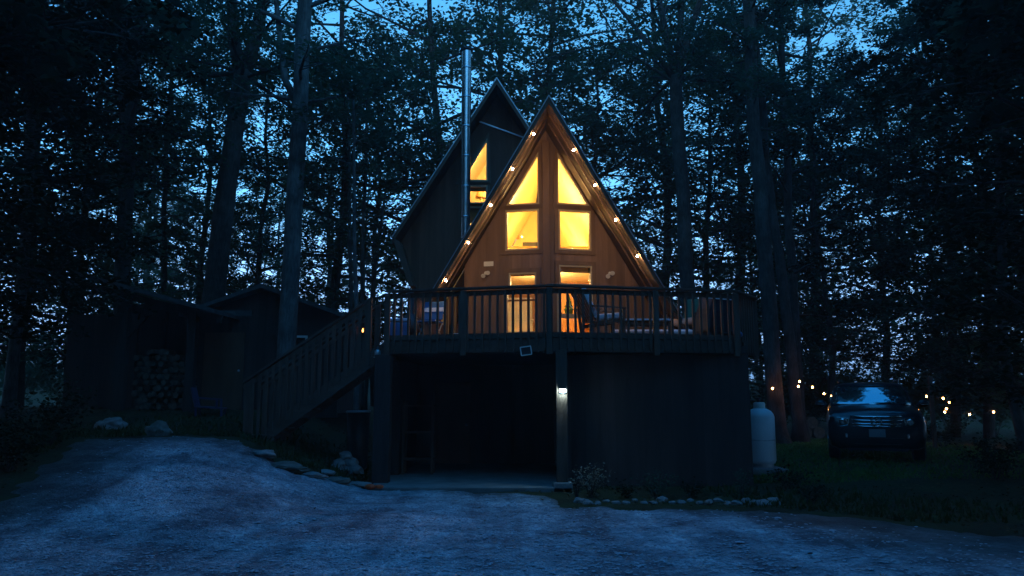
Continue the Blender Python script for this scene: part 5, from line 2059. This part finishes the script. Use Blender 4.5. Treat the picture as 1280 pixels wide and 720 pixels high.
# the far wood and the added light-blocking trees: one mass
vv, wd = [], MB()
Rw = np.random.default_rng(5)
for i in range(34 + 44 + 6):
    lf_, nn = .2, 26
    if i < 34:
        Y = Rw.uniform(38, 62)
        x = Rw.uniform(-.95, .95) * Y
        H = Rw.uniform(9, 19)
    else:  # the same wood, unseen around the camera, added to block low sky light
        an = PI + (i - 34 + Rw.uniform(-.4, .4)) / 43 * PI * 1.12 - .06 * PI
        ra = Rw.uniform(12.5, 15) if i % 2 else Rw.uniform(17, 23)
        x, Y = ra * 1.05 * math.cos(an), 3.5 + ra * math.sin(an)
        H = Rw.uniform(15, 20)
        lf_, nn = .42, 30
    zb_ = .8
    if i >= 78:  # high crowns, mostly out of view, added to shade the drive's sides
        x, Y = ((-8.0, 3.5), (9.0, 4.0), (-11.5, 8.0), (12.5, 8.5), (-11.0, 13.0), (12.2, 13.5))[i - 78]
        H, zb_, nn = 17, 6.8, 40
    g = gh(x, Y)
    n = 9
    pts = [V((x + Rw.normal(0, .15), Y, g - .2 + H * j / (n - 1))) for j in range(n)]
    rad = [.17 * (1 - .8 * j / (n - 1)) for j in range(n)]
    w_, lv = grow([(pts, rad)], zb=g + zb_, zt=g + H, Rr=4.0, nl=nn, ns=8, kl=22, seed=300 + i, leaf=lf_, up=.22)
    wd.add(w_.v, w_.f)
    vv.append(lv)
lv = np.concatenate(vv)
nW = len(wd.v)
me = bpy.data.meshes.new('woods')
allv = np.concatenate([np.array(wd.v), lv])
nq = len(lv) // 4
loops = [i for f in wd.f for i in f]
starts, tot = [], []
c = 0
for f in wd.f:
    starts.append(c)
    tot.append(len(f))
    c += len(f)
me.vertices.add(len(allv))
me.vertices.foreach_set('co', allv.astype(np.float32).ravel())
me.loops.add(c + nq * 4)
me.loops.foreach_set('vertex_index', np.concatenate([np.array(loops), nW + np.arange(nq * 4)]).astype(np.int32))
me.polygons.add(len(wd.f) + nq)
me.polygons.foreach_set('loop_start', np.concatenate([np.array(starts), c + np.arange(0, nq * 4, 4)]).astype(np.int32))
me.polygons.foreach_set('loop_total', np.concatenate([np.array(tot), np.full(nq, 4)]).astype(np.int32))
me.materials.append(MT['bark'])
me.materials.append(MT['leafB'])
me.polygons.foreach_set('material_index', np.concatenate([np.zeros(len(wd.f)), np.ones(nq)]).astype(np.int32))
me.update()
me.validate()
o = bpy.data.objects.new('woods', me)
COL.objects.link(o)
tag(o, 'far wood closing the view, with unseen trees added round the camera to block light', 'woods', kind='stuff')

# understory shrubs by the drive edges and behind the lawn
us2 = [(1010, 29), (1060, 31), (1120, 28), (1180, 30), (1235, 27), (1275, 29), (30, 27), (90, 29), (140, 27), (960, 30)]
where = ['left of the car, beyond the log rounds', 'just left of the car roof', 'behind the car', 'right of the car', 'behind the bulbs at the right', 'at the right edge of the photo', 'at the left edge of the photo', 'left of the woodshed', 'behind the woodshed', 'behind the propane tank']
for i, (px, Y) in enumerate(us2):
    x = (px - 640) / F * Y
    shrub('bush', 'broad dark bush far back in the wood, ' + where[i], (x, Y, gh(x, Y)), 2.6, 1.9, 1500, .2, MT['leafB'], 260 + i, 'bush', 14, 'bushes far back in the wood')
us = [(60, 560, 1.1, .9, 'leafC', 'low dark bush at the far left corner of the gravel'), (10, 590, .9, .9, 'leafC', 'dark bush at the left edge of the photo beside the gravel'),
      (285, 505, .8, .6, 'leafC', 'dark bush between the wheelbarrow and the stairs'), (1245, 600, .8, 1.1, 'leafC', 'low dark bush at the right edge of the photo before the trees'),
      (1180, 560, .9, .8, 'leafC', 'dark bush right of the parked car')]
for i, (px, py, h, r_, mk, lab) in enumerate(us):
    p = onground(px, py)
    shrub('bush', lab, (p.x, p.y, gh(p.x, p.y)), h, r_, 900, .08, MT[mk], 200 + i, 'bush', 12)

# ------------------------------------------------------------------ far string lights
def string(label, px_pts, Y, sag=.12):
    base = at(*px_pts[0], Y)
    t = thing('string_lights', label, 'string lights', base)
    P = [at(x, y, Y + .15 * math.sin(i * 2.1)) for i, (x, y) in enumerate(px_pts)]
    pts = []
    for i, p in enumerate(P):
        b = MB().ball(p, .025, 8, (1, 1, 1.15)).build('bulb', MT['bulb_far'], t, smooth=True)
        MB().lathe([(.014, .032), (.018, .036), (.018, .08), (.008, .085)], p, 8).build('socket', MT['dark'], b)
        q = p + V((0, 0, .085))
        pts.append(q)
        if i < len(P) - 1:
            for k in (1, 2, 3):
                pts.append(q.lerp(P[i + 1] + V((0, 0, .085)), k / 4) - V((0, 0, sag * math.sin(PI * k / 4))))
    MB().tube(pts, .007, 6).build('cable', MT['rubber'], t)


string('string of warm bulbs hung on the trunks between the propane tank and the car', [(965.8, 485.5), (998, 483), (999.5, 477), (1015.5, 484), (1030, 492), (1044, 498.5)], 22.0)
string('string of warm bulbs in the dark woods right of the parked car', [(1158, 495.5), (1179, 498), (1187, 503), (1183, 511), (1181, 515), (1212, 518), (1242, 515), (1272, 506.5)], 21.4)
# post that carries the lights right of the car
p = at(1168, 545, 20.75)
tag(MB().box((p.x, 20.75, gh(p.x, 20.75) + .9), (.09, .09, 2.0)).build('light_post', MT['wood_deck'], bevel=.006), 'timber post carrying the bulbs right of the parked car', 'post')
# stacked log rounds beyond the lawn
p = onground(1018, 548)
for k, (dx, dz, nm) in enumerate(((-.22, 0, 'bottom left'), (.22, 0, 'bottom right'), (0, .33, 'topmost'))):
    o = MB().lathe([(.19, -.2), (.2, -.19), (.2, .19), (.19, .2)], (0, 0, 0), 14, R=Matrix.Rotation(PI / 2, 3, 'X')).build('log_round', MT['log'], loc=(0, 0, 0))
    o.location = (p.x + dx, p.y + .3, gh(p.x, p.y) + .18 + dz)
    tag(o, 'sawn log round beyond the lawn left of the car, ' + nm + ' of three', 'log', 'log rounds beyond the lawn')

# ------------------------------------------------------------------ evening haze
hm, hnt, hout = nodes_of('evening_haze')
hv_ = N(hnt, 'ShaderNodeVolumePrincipled', Density=0.0016)
hv_.inputs['Color'].default_value = (.9, .93, .95, 1)
hv_.inputs['Anisotropy'].default_value = 0.2
hnt.links.new(hv_.outputs[0], hout.inputs['Volume'])
hz = MB().box((0, 0, 13), (1900, 1900, 32)).build('haze', hm)
tag(hz, 'thin evening haze hanging among the trees', 'haze', kind='stuff')

# ------------------------------------------------------------------ WORLD
w = bpy.data.worlds.new('World')
sc.world = w
w.use_nodes = True
nt = w.node_tree
for n in list(nt.nodes):
    nt.nodes.remove(n)
sky = nt.nodes.new('ShaderNodeTexSky')
sky.sky_type = 'NISHITA'
sky.sun_disc = False
SUN_EL, SUN_ROT = math.radians(3.0), math.radians(165)
sky.sun_elevation = SUN_EL
sky.sun_rotation = SUN_ROT
sky.air_density = 1.4
sky.dust_density = 0.6
sky.ozone_density = 4.0
bw = nt.nodes.new('ShaderNodeRGBToBW')
nt.links.new(sky.outputs[0], bw.inputs[0])
geo = nt.nodes.new('ShaderNodeTexCoord')
sep = nt.nodes.new('ShaderNodeSeparateXYZ')
nt.links.new(geo.outputs['Generated'], sep.inputs[0])
ramp = nt.nodes.new('ShaderNodeValToRGB')
cr = ramp.color_ramp
cr.elements[0].position = 0.0
cr.elements[0].color = (2.7, 3.9, 6.4, 1)
cr.elements[1].position = 1.0
cr.elements[1].color = (.15, 3.9, 12.5, 1)
for ps, cc in ((.12, (1.9, 3.6, 6.3)), (.26, (.75, 2.7, 5.1)), (.48, (.45, 2.2, 4.6)), (.62, (.4, 2.8, 6.6))):
    el = cr.elements.new(ps)
    el.color = (*cc, 1)
nt.links.new(sep.outputs[2], ramp.inputs[0])
tint = nt.nodes.new('ShaderNodeMixRGB')
tint.blend_type = 'MULTIPLY'
tint.inputs[0].default_value = 1
bg = nt.nodes.new('ShaderNodeBackground')
bg.inputs['Strength'].default_value = 0.15
out = nt.nodes.new('ShaderNodeOutputWorld')
nt.links.new(bw.outputs[0], tint.inputs[1])
nt.links.new(ramp.outputs[0], tint.inputs[2])
nt.links.new(tint.outputs[0], bg.inputs[0])
nt.links.new(bg.outputs[0], out.inputs[0])

sd = bpy.data.lights.new('sun', 'SUN')
sd.energy = 0.01
sd.angle = math.radians(20)
sd.color = (1, .93, .85)
so = bpy.data.objects.new('sun', sd)
COL.objects.link(so)
# light travels from the sun: direction towards sun = (sin rot, cos rot) in plan
dirs = V((math.sin(SUN_ROT) * math.cos(SUN_EL), math.cos(SUN_ROT) * math.cos(SUN_EL), math.sin(SUN_EL)))
so.rotation_euler = dirs.to_track_quat('Z', 'Y').to_euler()
so.location = (0, -10, 20)

sc.view_settings.view_transform = 'Standard'
sc.view_settings.look = 'None'
sc.view_settings.exposure = 1.6
sc.view_settings.gamma = 1
sc.view_settings.use_curve_mapping = False
sc.render.engine = 'CYCLES'
sc.cycles.use_denoising = True
sc.cycles.max_bounces = 8
sc.cycles.diffuse_bounces = 4
sc.cycles.transparent_max_bounces = 12
sc.cycles.sample_clamp_indirect = 4
sc.cycles.caustics_reflective = False
sc.cycles.caustics_refractive = False
